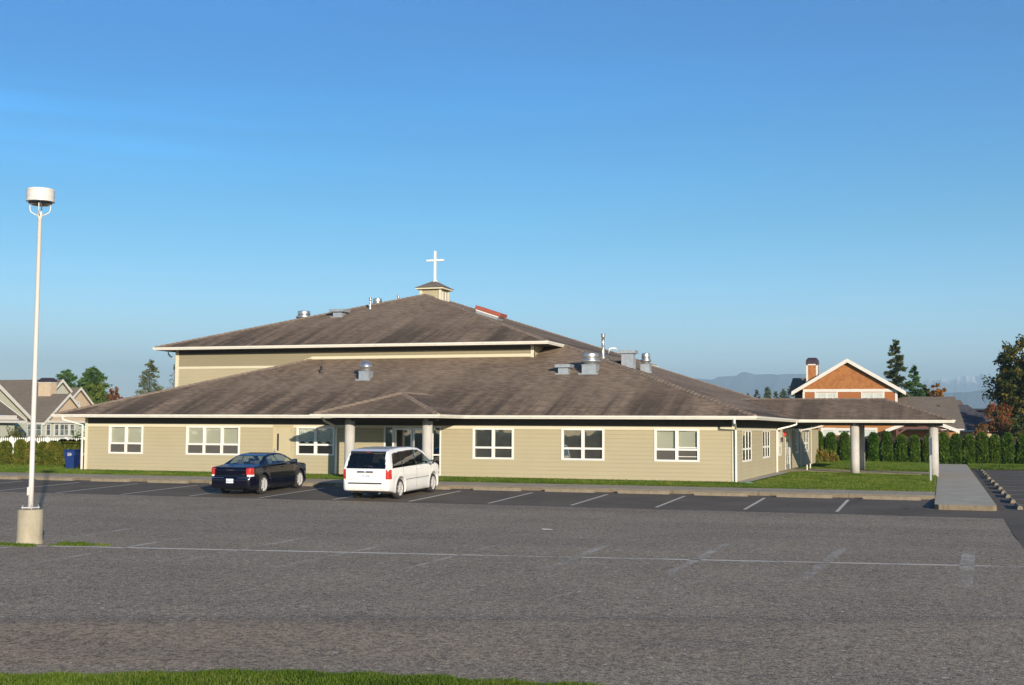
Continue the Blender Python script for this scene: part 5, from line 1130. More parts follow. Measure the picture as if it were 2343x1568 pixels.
# ------------------------------------------------------------ cedar house on the right
H3 = empty('house', (-7.8, 118, 0), 'orange cedar sided house with a white trimmed gable and tall chimney behind the canopy', 'house')
gy = 115.0
def gable_y(parent, gy, yb, xr, zr, xl, xrt, ze, wall, roofm, zg, rake=.3, ov=.45, i=.9):
    mb = MB(); th = .14
    for xe in (xl, xrt): mb.add([(xr, gy - ov, zr), (xr, yb, zr), (xe, yb, ze), (xe, gy - ov, ze), (xr, gy - ov, zr - th), (xr, yb, zr - th), (xe, yb, ze - th), (xe, gy - ov, ze - th)], [(0, 1, 2, 3), (7, 6, 5, 4), (0, 3, 7, 4), (3, 2, 6, 7)])
    rf = mb.build('roof', roofm, parent)
    mb = MB()
    for xe in (xl, xrt): mb.add([(x_, y_, z_) for y_ in (gy - ov - .05, gy - ov - .003) for x_, z_ in ((xr, zr + .04), (xe, ze + .04), (xe, ze - rake), (xr, zr - rake))], [(0, 1, 2, 3), (7, 6, 5, 4), (0, 4, 5, 1), (1, 5, 6, 2), (2, 6, 7, 3)])
    mb.build('rake_board', MT['htrim'], rf)
    if wall:
        sl = (zr - ze) / (xr - xl); mb = MB(); zi = ze + sl * i - .12
        mb.poly([(xl + i, gy, zg), (xrt - i, gy, zg), (xrt - i, gy, zi), (xr, gy, zr - .15), (xl + i, gy, zi)]); mb.quad((xrt - i, gy, 0), (xrt - i, yb, 0), (xrt - i, yb, zi), (xrt - i, gy, zi)); mb.quad((xl + i, gy, 0), (xl + i, yb, 0), (xl + i, yb, zi), (xl + i, gy, zi))
        mb.build('gable_wall', wall, parent)
    return rf
gable_y(H3, gy, 130, -7.75, 8.32, -12.6, -2.85, 5.42, MT['cedar'], MT['shinh'], 5.6)
mb = MB(); mb.box(-11.5, -3.72, gy + .0, gy + .1, 2.6, 5.44); mb.build('upper_wall', MT['cedarlap'], H3)
mb = MB(); mb.box(-11.62, -3.6, gy - .06, gy, 5.43, 5.68); mb.box(-11.66, -11.48, gy - .05, gy, 2.6, 5.43); mb.box(-3.78, -3.56, gy - .05, gy, 2.6, 5.43); mb.box(-11.0, -1, gy - .06, gy, 2.50, 2.68); mb.build('trim_board', MT['htrim'], H3)
mb = MB(); mb.box(-11.0, -1, gy - .02, gy + .1, -.1, 2.50); mb.build('lower_wall', MT['batten'], H3)
def winy(parent, y, x0, x1, z0, z1, n=2, tr=.14, g='hglassl', rows=2):
    mb = MB(); mb.box(x0 - tr, x0, y - .06, y, z0 - tr, z1 + tr); mb.box(x1, x1 + tr, y - .06, y, z0 - tr, z1 + tr); mb.box(x0, x1, y - .06, y, z1, z1 + tr); mb.box(x0, x1, y - .06, y, z0 - tr, z0)
    for i in range(1, n): x_ = x0 + (x1 - x0) * i / n; mb.box(x_ - .015, x_ + .015, y - .035, y, z0, z1)
    for i in range(1, rows): z_ = z0 + (z1 - z0) * i / rows; mb.box(x0, x1, y - .033, y, z_ - .012, z_ + .012)
    f = mb.build('window', MT['htrim'], parent); mb = MB(); mb.box(x0, x1, y - .02, y - .012, z0, z1); mb.build('pane', MT[g], f)
for x0, x1 in ((-10.35, -9.7), (-9.5, -8.88), (-6.36, -5.74), (-5.56, -4.93)): winy(H3, gy, x0, x1, 4.55, 5.28, 3, .1)
mb = MB(); mb.box(-10.62, -10.46, gy - .045, gy, 2.68, 5.43); mb.box(-8.76, -8.62, gy - .045, gy, 2.68, 5.43); mb.box(-6.64, -6.48, gy - .045, gy, 2.68, 5.43); mb.box(-4.82, -4.65, gy - .045, gy, 2.68, 5.43); mb.build('trim_board', MT['htrim'], H3)
for x0, x1, z1_, g, n in ((-9.9, -9.05, 2.05, 'hglassl', 2), (-8.6, -7.3, 2.02, 'hglass', 4), (-6.38, -5.5, 2.07, 'hglassl', 2)): winy(H3, gy - .02, x0, x1, 1.2 if n < 4 else 1.85, z1_, n, .22, g, 1)
mb = MB(); mb.box(-11.38, -10.38, 115.6, 116.6, 4, 7.97); ck = mb.build('chimney', MT['cedar'], H3)
mb = MB(); mb.box(-11.4, -11.24, 115.57, 115.6, 4, 7.97); mb.box(-10.55, -10.36, 115.57, 115.6, 4, 7.97); mb.box(-11.39, -10.37, 115.57, 115.6, 7.85, 7.96); mb.build('chimney_trim', MT['htrim'], ck)
mb = MB(); mb.add([(-11.43, 115.55, 7.97), (-10.33, 115.55, 7.97), (-10.33, 116.65, 7.97), (-11.43, 116.65, 7.97), (-11.4, 115.58, 8.3), (-10.36, 115.58, 8.3), (-10.36, 116.62, 8.3), (-11.4, 116.62, 8.3), (-11.22, 115.7, 8.53), (-10.52, 115.7, 8.53), (-10.52, 116.5, 8.53), (-11.22, 116.5, 8.53)], [(3, 2, 1, 0), (8, 9, 10, 11)] + [(4 * k + i, 4 * k + (i + 1) % 4, 4 * k + 4 + (i + 1) % 4, 4 * k + 4 + i) for k in range(2) for i in range(4)]); mb.build('chimney_cap', MT['chim'], ck)
mb = MB(); mb.poly([(-13.2, 117, 5.35), (-11.2, 117, 5.35), (-11.2, 119, 6.85), (-12.95, 119, 6.85)]); mb.box(-12.6, -11, 117.4, 119, 2, 5.3); mb.build('rear_roof', MT['shinh'], H3)
# right wing with its roof slope facing the church
mb = MB(); mb.add([(-3.55, 115, 2.25), (2.0, 115, 2.25), (1.22, 121, 5.15), (-3.7, 121, 5.15), (1.22, 127, 2.25), (-3.7, 127, 2.25)], [(0, 1, 2, 3), (3, 2, 4, 5), (1, 4, 2)]); mb.build('wing_roof', MT['shinh'], H3)
mb = MB(); mb.box(-3.5, 2.05, 114.95, 115.05, 2.12, 2.24); mb.build('wing_fascia', MT['htrim'], H3); mb = MB(); mb.box(-3.5, 1.2, 115.6, 126, -.1, 2.15); mb.build('wing_wall', MT['batten'], H3)
mb = MB(); mb.lathe([(.05, 0), (.05, .35)], (-.1, 119, 4.1), 8); mb.build('vent_pipe', MT['black'], H3)
# timber porch gable
mb = MB()
for s in (-1, 1):
    xe = -1.46 + s * 2.86; mb.add([(-1.46, 107.6, 3.22), (-1.46, 114, 3.22), (xe, 114, 2.12), (xe, 107.6, 2.12), (-1.46, 107.6, 3.1), (-1.46, 114, 3.1), (xe, 114, 2.0), (xe, 107.6, 2.0)], [(0, 1, 2, 3), (7, 6, 5, 4), (0, 3, 7, 4)])
pf = mb.build('porch_roof', MT['shinh'], H3)
mb = MB()
for s in (-1, 1): xe = -1.46 + s * 2.86; mb.add([(x_, y_, z_) for y_ in (107.52, 107.597) for x_, z_ in ((-1.46, 3.25), (xe, 2.15), (xe, 1.86), (-1.46, 2.96))], [(0, 1, 2, 3), (7, 6, 5, 4), (0, 4, 5, 1), (1, 5, 6, 2), (2, 6, 7, 3)])
mb.build('rake_board', MT['htrim'], pf)
mb = MB(); mb.box(-3.5, .6, 107.75, 107.9, 2.18, 2.36); mb.box(-1.56, -1.36, 107.76, 107.89, 2.36, 3.05); mb.box(-3.5, -3.3, 107.74, 107.9, 0, 2.18); mb.box(.4, .6, 107.74, 107.9, 0, 2.18)
for s in (-1, 1):
    mb.add([(-1.46 + s * a, y_, z_) for y_ in (107.77, 107.88) for a, z_ in ((.1, 2.36), (.28, 2.36), (1.0, 2.86), (.82, 2.88))], [(0, 1, 2, 3), (7, 6, 5, 4), (0, 4, 5, 1), (2, 6, 7, 3), (1, 5, 6, 2)])
    mb.add([(-1.46 + s * a, y_, z_) for y_ in (107.77, 107.88) for a, z_ in ((1.85, 1.75), (1.85, 1.9), (1.4, 2.18), (1.15, 2.18))], [(0, 1, 2, 3), (7, 6, 5, 4), (0, 4, 5, 1), (2, 6, 7, 3), (1, 5, 6, 2)])
mb.build('porch_truss', MT['timber'], H3)
# charcoal roofed houses beyond
def hip_house(nm, lab, x0, x1, y0, y1, ze, zr, rx0, rx1, rm, wm):
    T = empty('house', ((x0 + x1) / 2, y0, 0), lab, 'house'); ym = (y0 + y1) / 2
    mb = MB(); mb.add([(x0, y0, ze), (x1, y0, ze), (x1, y1, ze), (x0, y1, ze), (rx0, ym, zr), (rx1, ym, zr)], [(0, 1, 5, 4), (1, 2, 5), (2, 3, 4, 5), (3, 0, 4)]); mb.build('roof', rm, T)
    mb = MB(); mb.box(x0, x1, y0 - .05, y0 + .02, ze - .12, ze + .01); mb.build('gutter', MT['htrim'], T)
    mb = MB(); mb.box(x0 + .5, x1 - .5, y0 + .6, y1 - .5, -.1, ze - .02); mb.build('wall', wm, T); return T
t5 = hip_house('h', 'charcoal roofed house with a white gutter beside the red leaved tree', 1.3, 5.9, 133, 143, 2.12, 4.75, 1.45, 2.6, MT['shind'], MT['peach'])
mb = MB(); mb.add([(2.4, 139, 4.2), (4.6, 139, 4.2), (4.6, 145, 4.35), (2.7, 145, 4.35), (5.6, 135, 2.6)], [(0, 1, 2, 3)]); mb.add([(2.0, 136, 3.2), (5.0, 136, 3.2), (5.0, 141, 4.42), (2.6, 141, 4.42)], [(0, 1, 2, 3)]); mb.build('rear_roof', MT['shind'], t5)
winy(t5, 133.58, 4.9, 5.3, 1.0, 1.8, 1, .1, 'hglass', 1)
hip_house('h', 'low hipped charcoal roof peeking above the cedar house wing', -4.2, .3, 150, 160, 5.2, 6.6, -2.6, -1.2, MT['shind'], MT['sage'])
hip_house('h', 'small pale brown roof just right of the cedar house wing', 1.0, 3.2, 155, 163, 4.2, 5.75, 1.3, 2.2, MT['shinh'], MT['peach'])
# brown board fence
FB = empty('board_fence', (5, 90, 0), 'dark brown board fence behind the row of arborvitae', 'fence')
x = -14.0; rnd = random.Random(2)
while x < 24:
    mb = MB(); mb.box(x - .05, x + .05, 89.9, 90.0, -.2, 1.66); mb.build('post', MT['fence'], FB)
    mb = MB(); a = x + .05
    while a < x + 2.25: b = min(a + .14, x + 2.3); mb.box(a, b - .008, 90.0 + rnd.uniform(0, .01), 90.03, -.2, 1.56 + rnd.uniform(-.01, .01)); a += .14
    mb.box(x + .05, x + 2.3, 89.95, 89.99, 1.57, 1.62); mb.build('board_panel', MT['fence'], FB); x += 2.35
# ------------------------------------------------------------ vegetation
def unit(rng, n): v = rng.normal(size=(n, 3)); return v / np.linalg.norm(v, axis=1)[:, None]
def cards(rng, P, size, D=None, aspect=.6, spread=.6):
    n = len(P); u = unit(rng, n) if D is None else D + unit(rng, n) * spread; u /= np.linalg.norm(u, axis=1)[:, None]
    v = np.cross(u, unit(rng, n)); v /= np.linalg.norm(v, axis=1)[:, None] + 1e-9; s = (size * (0.6 + .8 * rng.random(n)))[:, None]
    a = P - v * s * aspect * .5; b = P + u * s * .5 - v * s * aspect * .25; c = P + u * s; d = P + u * s * .5 + v * s * aspect * .5
    return np.stack([a, b, c, d], 1).reshape(-1, 3)
F_ = {}
F_['arb'] = foliage('arborvitae_leaf', [(.012, .034, .004), (.030, .085, .007), (.06, .14, .010), (.10, .16, .02)], 2.5, .15)
F_['arbl'] = foliage('hedge_leaf', [(.03, .05, .008), (.07, .11, .012), (.12, .15, .02), (.24, .14, .04)], 3.5, .2)
F_['conif'] = foliage('fir_needle', [(.018, .035, .016), (.04, .065, .028), (.08, .10, .045)], .8, .12)
F_['conifg'] = foliage('cedar_needle', [(.02, .06, .02), (.05, .12, .03), (.11, .19, .04)], .8, .15)
F_['larch'] = foliage('larch_needle', [(.05, .07, .02), (.12, .14, .05), (.24, .23, .09)], .8, .3)
F_['maple'] = foliage('maple_leaf', [(.008, .022, .006), (.018, .042, .009), (.05, .065, .012), (.20, .115, .012)], .42, .25)
F_['red'] = foliage('red_autumn_leaf', [(.36, .02, .03), (.24, .06, .03), (.10, .11, .02), (.22, .18, .05)], .9, .3)
F_['orange'] = foliage('orange_autumn_leaf', [(.10, .08, .015), (.30, .13, .02), (.42, .17, .03)], .5, .3)
F_['redb'] = foliage('russet_leaf', [(.12, .03, .02), (.25, .07, .035), (.12, .12, .03)], .8, .3)
F_['gold'] = foliage('golden_shrub_leaf', [(.06, .09, .012), (.13, .16, .02), (.22, .17, .03), (.34, .16, .06)], 2.2, .25)
F_['shrub'] = foliage('shrub_leaf', [(.03, .05, .01), (.08, .10, .02), (.20, .12, .03)], 1.5, .2)
F_['lgreen'] = foliage('light_green_leaf', [(.03, .07, .01), (.07, .13, .018), (.13, .19, .03), (.22, .2, .04)], .6, .25)
def bullet(t, kind=0):
    return np.where(t < .6, .86 + .14 * np.sin(t / .6 * PI), np.sqrt(np.clip(1 - (np.clip(t - .6, 0, 1) / .4) ** 3.2, 0, 1)) * .93 + .0) * (1 - .16 * t)
def arb_mesh(seed, h, r, n, mat, size):
    rng = np.random.default_rng(seed); t = np.concatenate([rng.random(n) ** .9, 1 - rng.random(n // 6) * .12]); n2 = len(t); a = rng.random(n2) * 2 * PI
    ph = rng.random(6) * 6.28
    lump = 1 + .07 * np.sin(3 * a + ph[0] + 4 * t) + .06 * np.sin(5 * a - 7 * t + ph[1]) + .05 * np.sin(11 * t + ph[2] + 2 * a)
    rr = r * bullet(t) * lump * (.70 + .34 * rng.random(n2)); P = np.stack([rr * np.cos(a), rr * np.sin(a), t * h * (1 + .02 * np.sin(4 * a + ph[3]))], 1)
    D = np.stack([np.cos(a) * .6, np.sin(a) * .6, np.full(n2, .75)], 1)
    Q = cards(rng, P, size, D, .7, .45)
    # dense inner body made of quads
    ta = np.linspace(0, 1, 14)[:, None]; aa = np.linspace(0, 2 * PI, 19)[None, :]; RR = r * bullet(ta) * .74 * (1 + .07 * np.sin(3 * aa + ph[0] + 4 * ta) + .06 * np.sin(5 * aa - 7 * ta + ph[1])) * (ta < 1)
    G = np.stack([RR * np.cos(aa), RR * np.sin(aa), np.broadcast_to(ta * h * .97, RR.shape)], 2)
    B = np.stack([G[:-1, :-1], G[:-1, 1:], G[1:, 1:], G[1:, :-1]], 2).reshape(-1, 3)
    o = quads('arborvitae', np.concatenate([Q, B]), mat); return o
def row(pts, protos, labels, cat, group, rng, zf, sc=(.94, 1.06)):
    for i, ((x, y), lb) in enumerate(zip(pts, labels)):
        p = protos[i % len(protos)]
        if i < len(protos): o = p
        else: o = p.copy(); col.objects.link(o)
        s = rng.uniform(*sc); o.location = (x, y, zf(x, y) - .05); o.rotation_euler = (0, 0, rng.uniform(0, 6.28)); o.scale = (s, s, rng.uniform(*sc)); tag(o, lb, cat, group)
rr_ = random.Random(11)
protos = [arb_mesh(20 + i, 1.92, .375, 5200, F_['arb'], .13) for i in range(5)]
zl = [-336, -191, -36, 119, 285, 435, 590, 735, 890, 1045, 1185, 1320, 1460, 1590, 1725, 1880, 2040, 2190, 2340]
pts = [(-4.32 + (q - 285) * .00582, 88.0 + .0 * q) for q in zl]
row(pts, protos, ['tall clipped arborvitae before the brown fence, %s from the left of the row' % ORD[i] for i in range(len(pts))], 'shrub', 'arborvitae row before the brown fence', rr_, lambda x, y: -.12)
protos = [arb_mesh(40 + i, 1.25, .335, 5200, F_['arbl'], .10) for i in range(4)]
hx = [-46.3, -45.7, -44.92, -44.0, -43.28, -42.61, -42.01, -41.43, -40.92, -40.38, -39.8]
row([(x, 52.5) for x in hx], protos, ['low yellow-green clipped hedge shrub behind the bins, %s from the left' % ORD[i] for i in range(len(hx))], 'shrub', 'hedge shrubs behind the left lawn', rr_, lambda x, y: -.02)
def mound(name, x, y, z, rx, ry, rz_, n, mat, size, lab, cat='shrub', grp=None, seed=0):
    rng = np.random.default_rng(seed); u = unit(rng, n); u[:, 2] = np.abs(u[:, 2]) * 1.0; rad = (.75 + .28 * rng.random(n)) * (1 + .14 * np.sin(4 * u[:, 0] * 3 + seed) + .12 * np.sin(5 * u[:, 1] * 3))
    P = u * rad[:, None] * np.array([rx, ry, rz_]) + np.array([x, y, z]); D = u * .7 + np.array([0, 0, .25]); Q = cards(rng, P, size, D, .9, 1.3)
    return tag(quads(name, Q, mat), lab, cat, grp)
mound('golden_shrub', -7.25, 82.8, -.1, .45, .4, .85, 3500, F_['gold'], .09, 'golden orange leaved shrub standing tallest beside the far church corner', seed=1)
mound('golden_shrub', -7.62, 82.2, -.1, .36, .35, .55, 2500, F_['arbl'], .09, 'small yellow-green shrub in front of the golden shrub by the church corner', seed=2)
mound('golden_shrub', -6.62, 83.2, -.1, .32, .35, .72, 2500, F_['gold'], .09, 'yellow-green shrub to the right of the golden shrub', seed=3)
mound('garden_shrub', -51.2, 60.5, -.05, .75, .6, 1.68, 3000, F_['shrub'], .12, 'olive and russet bush behind the picket fence, the leftmost one', seed=4)
mound('garden_shrub', -49.7, 60.5, -.05, .8, .6, 1.3, 3000, F_['shrub'], .12, 'low greyish bush behind the picket fence, between two others', seed=5)
mound('garden_shrub', -46.6, 60.5, -.05, .7, .6, 1.55, 3000, F_['arb'], .11, 'dark green rounded bush behind the picket fence near the bins', seed=6)
mound('garden_shrub', -45.6, 60.5, -.05, .6, .6, 1.45, 2500, F_['arb'], .11, 'dark green bush behind the picket fence, the rightmost one', seed=7)
def conifer(x, y, z0, h, r, n, mat, size, lab, seed, cat='tree', grp=None, sparse=1.0, vis0=.1, lean=.0):
    rng = np.random.default_rng(seed); T = empty('conifer_tree', (x, y, z0), lab, cat, grp)
    mb = MB(); mb.tube([(x, y, z0 - .3), (x + .02 * h * lean, y, z0 + h * .5), (x + .03 * h * lean, y, z0 + h * .98)], max(.12, h * .018), 8, True, .015); mb.build('trunk', MT['bark'], T, True)
    nb = int(26 * sparse + h * 5 * sparse); P = []; D = []
    for i in range(nb):
        t = vis0 + (1 - vis0) * (i + rng.random()) / nb; a = rng.random() * 2 * PI; L = r * (1 - t) ** .8 * (.65 + .55 * rng.random()) + r * .05
        m = max(6, int(n / nb * (L / r + .25))); s = rng.random(m) ** .75
        dx = np.stack([np.cos(a) * s * L, np.sin(a) * s * L, (.12 - .28 * s) * L + .10 * L * s ** 3], 1)
        wid = (1 - s * .6)[:, None] * L * .22; dx = dx + rng.normal(size=(m, 3)) * wid * np.array([1, 1, .45])
        P.append(dx + np.array([x + .02 * h * lean * t, y, z0 + t * h])); D.append(np.stack([np.full(m, np.cos(a)), np.full(m, np.sin(a)), np.full(m, -.1)], 1))
    P = np.concatenate(P); D = np.concatenate(D)
    tip = np.stack([rng.normal(size=40) * .02 * r, rng.normal(size=40) * .02 * r, z0 + h * (.93 + .07 * rng.random(40))], 1) + np.array([x, y, 0]); P = np.concatenate([P, tip]); D = np.concatenate([D, np.tile([0, 0, 1.], (40, 1))])
    quads('crown', cards(rng, P, size, D, .45, .6), mat, T); return T
def broad(x, y, z0, h, rx, rzz, zc, ncl, nl, mat, size, lab, seed, cat='tree', grp=None, ry=None, cl=.16, limbs=9):
    rng = np.random.default_rng(seed); T = empty('broadleaf_tree', (x, y, z0), lab, cat, grp); ry = ry or rx
    mb = MB(); tr = h * .022 + .05; mb.tube([(x, y, z0 - .3), (x + .02 * h, y, z0 + h * .3), (x, y, z0 + h * .6), (x + .01 * h, y, z0 + h * .85)], tr, 9, True, tr * .2)
    for i in range(limbs):
        a = 2 * PI * i / limbs + rng.random(); b = z0 + h * (.22 + .45 * rng.random()); e = Vector((x + math.cos(a) * rx * .75, y + math.sin(a) * ry * .75, b + rzz * (.4 + .5 * rng.random())))
        mb.tube([(x, y, b), ((x * .5 + e.x * .5), (y * .5 + e.y * .5), b * .6 + e.z * .4), e], tr * .4, 6, True, tr * .1)
    mb.build('trunk', MT['bark'], T, True)
    u = unit(rng, ncl); rad = rng.random(ncl) ** .38; lum = 1 + .16 * np.sin(3.1 * u[:, 0] * 2 + seed) + .14 * np.sin(4.3 * u[:, 2] * 2 + seed * 2)
    Cc = u * (rad * lum)[:, None] * np.array([rx, ry, rzz]) + np.array([x, y, zc]); P = np.repeat(Cc, nl, 0)
    rc = np.repeat((cl * rx * (.6 + .8 * rng.random(ncl))), nl); P = P + unit(rng, len(P)) * (rc * rng.random(len(P)) ** .5)[:, None] * np.array([1, 1, .75])
    P = P[P[:, 2] > z0 + .2]
    quads('crown', cards(rng, P, size, None, .8), mat, T); return T
conifer(-4.85, 150, 0, 12.2, 2.1, 15000, F_['conif'], .36, 'tall dark fir with a ragged top right of the cedar gable', 31, vis0=.2)
conifer(-2.85, 150, 0, 9.3, 1.95, 14000, F_['conifg'], .32, 'shorter green conifer between the tall fir and the orange tree', 32, vis0=.15)
broad(-1.75, 152, 0, 7.4, .95, 1.9, 5.6, 60, 45, F_['maple'], .2, 'green and gold tree right behind the short conifer', 33)
broad(-.35, 150, 0, 7.3, 1.15, 1.7, 5.6, 70, 50, F_['orange'], .2, 'orange autumn tree above the cedar house wing', 34)
broad(7.9, 122, 0, 10.4, 4.1, 4.6, 5.6, 560, 64, F_['maple'], .29, 'big dark maple turning gold at the right edge', 35, cl=.15, limbs=14)
broad(4.7, 116, 0, 4.6, 1.15, 1.75, 2.9, 110, 50, F_['red'], .15, 'small autumn tree with red and green leaves beside the charcoal roof', 36, cl=.2)
broad(3.2, 114, 0, 3.2, .55, .9, 2.1, 40, 40, F_['red'], .14, 'low red leaved sapling in front of the charcoal roofed house', 37, cl=.28)
broad(8.2, 112, 0, 3.4, 2.2, 1.5, 1.9, 140, 50, F_['shrub'], .2, 'wide olive green thicket under the big maple', 38, cl=.2)
for i, (x, h, r) in enumerate([(-57.5, 13.0, 1.8), (-55.8, 14.4, 2.0), (-53.6, 14.0, 1.7), (-51.4, 15.2, 2.0), (-49.8, 13.8, 1.6), (-48.3, 14.9, 2.3), (-46.6, 14.0, 1.9), (-45.3, 15.5, 2.3), (-43.4, 14.5, 2.4), (-41.6, 15.0, 2.3)]):
    conifer(x, 400 + (i % 3) * 8, -1, h + 1, r * 1.5, 1700, F_['conif'], .8, 'distant dark conifer left of the cedar house, %s from the left of the group' % ORD[i], 50 + i, 'tree', 'distant conifers beyond the canopy roof', vis0=.3)
for i, (x, y, h, r, m, lb) in enumerate([(-110.3, 140, 9.3, 2.7, 'conifg', 'green cedar just right of the left house chimney'), (-107.4, 141, 9.3, 2.4, 'conifg', 'green cedar with a thin top, second from the left house chimney'), (-105.3, 139, 9.7, 2.6, 'conifg', 'tallest green cedar behind the peach gable')]):
    conifer(x, y, 0, h, r * 2.0, 20000, F_[m], .36, lb, 70 + i, vis0=.12)
broad(-104.2, 138, 0, 7.6, 2.0, 3.0, 4.6, 190, 60, F_['lgreen'], .24, 'rounded yellow-green tree right of the three cedars', 75)
broad(-102.7, 140, 0, 7.0, .95, 1.5, 5.6, 60, 45, F_['redb'], .2, 'russet leaved tree at the right end of the left tree group', 76)
broad(-107, 136, 0, 6.6, 4.0, 2.6, 3.9, 300, 60, F_['lgreen'], .25, 'broad green trees low behind the peach gables', 77)
conifer(-83.4, 120, 0, 9.35, 3.4, 11000, F_['larch'], .22, 'feathery yellow-green larch left of the upper wall', 78, vis0=.3, sparse=1.3)
conifer(-80.9, 121, 0, 8.8, 1.5, 420, F_['larch'], .24, 'thin nearly bare young tree beside the upper wall corner', 79, vis0=.45, sparse=.6)
broad(-82.2, 122, 0, 6.2, 1.9, 1.2, 5.0, 60, 40, F_['larch'], .2, 'low yellowing foliage between the larch and the upper wall', 80)
# grass tufts: foreground verge and lawn edges
def blades(name, P, h, mat, rng, parent=None, w_=.006):
    n = len(P); a = rng.random(n) * 2 * PI; hh = h * (.5 + .8 * rng.random(n)); d = np.stack([np.cos(a), np.sin(a), np.zeros(n)], 1); ln = rng.normal(size=(n, 3)) * .35; ln[:, 2] = 1
    tipp = P + ln * hh[:, None]; wv = d * (w_ * (.6 + .8 * rng.random(n)))[:, None]; V = np.stack([P - wv, P + wv, tipp], 1).reshape(-1, 3); return quads(name, V, mat, None, 3)
def edgeY(x): return lerp_table(x, [(-14, 9.0), (-8.9, 10.18), (-8.0, 10.52), (-6.5, 11.3), (-4.9, 11.62), (-4.0, 11.66), (-3.0, 11.8), (-1.5, 11.75), (6, 11.9)])
mb = MB(); xs_ = [-16 + .25 * i for i in range(60)]; er = random.Random(8)
top = [(x_, edgeY(x_) + er.uniform(-.05, .05), gz(10) + .006) for x_ in xs_]; bot = [(x_, 2.0, gz(10) + .16) for x_ in xs_]; mid_ = [(x_, edgeY(x_) - .6, gz(10) + .05) for x_ in xs_]
n_ = len(xs_); mb.add(bot + mid_ + top, [(r_ * n_ + i, r_ * n_ + i + 1, (r_ + 1) * n_ + i + 1, (r_ + 1) * n_ + i) for r_ in range(2) for i in range(n_ - 1)]); tag(mb.build('verge', MT['lawn']), kind='structure')
rng = np.random.default_rng(5); N = 150000; X = -13 + rng.random(N) * 12.5; E_ = np.array([edgeY(v) for v in np.linspace(-13, -.5, 200)]); EY = np.interp(X, np.linspace(-13, -.5, 200), E_)
dd = rng.random(N) ** 1.3 * 3.2 - .08 * rng.random(N); Y = EY - dd + .06 * np.sin(X * 9) ; P = np.stack([X, Y, gz(10) + .0 + np.clip(dd / .6, 0, 1) * .045], 1)
tag(blades('verge_grass', P, .045, MT['blade'], rng), 'bright green mown grass along the near edge of the lot', 'grass', kind='stuff')
N = 4200; a = rng.random(N) * 2 * PI; q = np.sqrt(rng.random(N)); q = q * (.62 + .25 * np.sin(3 * a + 1) + .2 * np.sin(5 * a) + .12 * np.sin(11 * a)); P = np.stack([-16.95 + np.cos(a) * q * .7, 22.0 + np.sin(a) * q * .42, np.full(N, -.452)], 1); P = P[(np.sin(P[:, 0] * 14) * np.sin(P[:, 1] * 17 + 1) > -.45)]
tag(blades('weed_patch', P, .045, MT['blade'], rng, w_=.008), 'patch of green weeds beside the lamp post base', 'grass', kind='stuff')
N = 1500; P = np.stack([-18.4 + rng.random(N) * .9, 21.38 + rng.normal(size=N) * .04, np.full(N, -.455)], 1); tag(blades('weed_patch', P, .06, MT['blade'], rng, w_=.008), 'thin line of weeds at the front foot of the lamp post base', 'grass', kind='stuff')
N = 90000; X = -46 + rng.random(N) * 45.7; Y = np.where(rng.random(N) < .5, 46.0 + rng.random(N) ** 2 * 1.2, 46.0 + rng.random(N) * 3.0); P = np.stack([X, Y, -.085 + .0 * X + np.clip((Y - 46) / 3, 0, 1) * .06 - .09 * np.clip((X + 7.5) / 7, 0, 1)], 1)
tag(blades('strip_grass', P, .075, MT['blade'], rng, w_=.012), 'narrow strip of lawn grass between the front walk and the church wall', 'grass', kind='stuff')
N = 60000; X = -7.0 + rng.random(N) * 6.75; Y = 47 + rng.random(N) * 17.2; P = np.stack([X, Y, -.03 - .09 * np.clip((X + 7.5) / 7, 0, 1)], 1); P = P[~((X < -6.9) & (Y < 62))]
tag(blades('corner_grass', P, .06, MT['blade'], rng, w_=.012), 'mown lawn grass in front of the entrance canopy', 'grass', kind='stuff')
N = 70000; X = -7.6 + rng.random(N) * 7.35; Y = 68.4 + rng.random(N) * 21; P = np.stack([X, Y, -.03 - .09 * np.clip((X + 7.5) / 7, 0, 1)], 1); P = P[~((X < -7.2) & (Y < 84))]
tag(blades('rear_lawn_grass', P, .08, MT['blade'], rng, w_=.022), 'mown lawn grass behind the entrance canopy up to the hedge', 'grass', kind='stuff')
N = 50000; X = -.2 + rng.random(N) * 14; Y = 84.3 + rng.random(N) ** 1.2 * 5; P = np.stack([X, Y, np.where(X > 1.6, -.13 - .22 * np.clip((86 - Y) / 1.85, 0, 1), -.13)], 1); P = P[(X > 1.6) | (Y > 88.5)]
tag(blades('hedge_lawn_grass', P, .08, MT['blade'], rng, w_=.022), 'strip of lawn grass between the side lot and the arborvitae row', 'grass', kind='stuff')
N = 60000; X = -54 + rng.random(N) * 16.4; Y = 46.0 + rng.random(N) * 9; P = np.stack([X, Y, -.06 * np.clip((49 - Y) / 3, 0, 1) - .02], 1)
tag(blades('left_lawn_grass', P, .075, MT['blade'], rng, w_=.016), 'lawn grass around the blue bins left of the church', 'grass', kind='stuff')
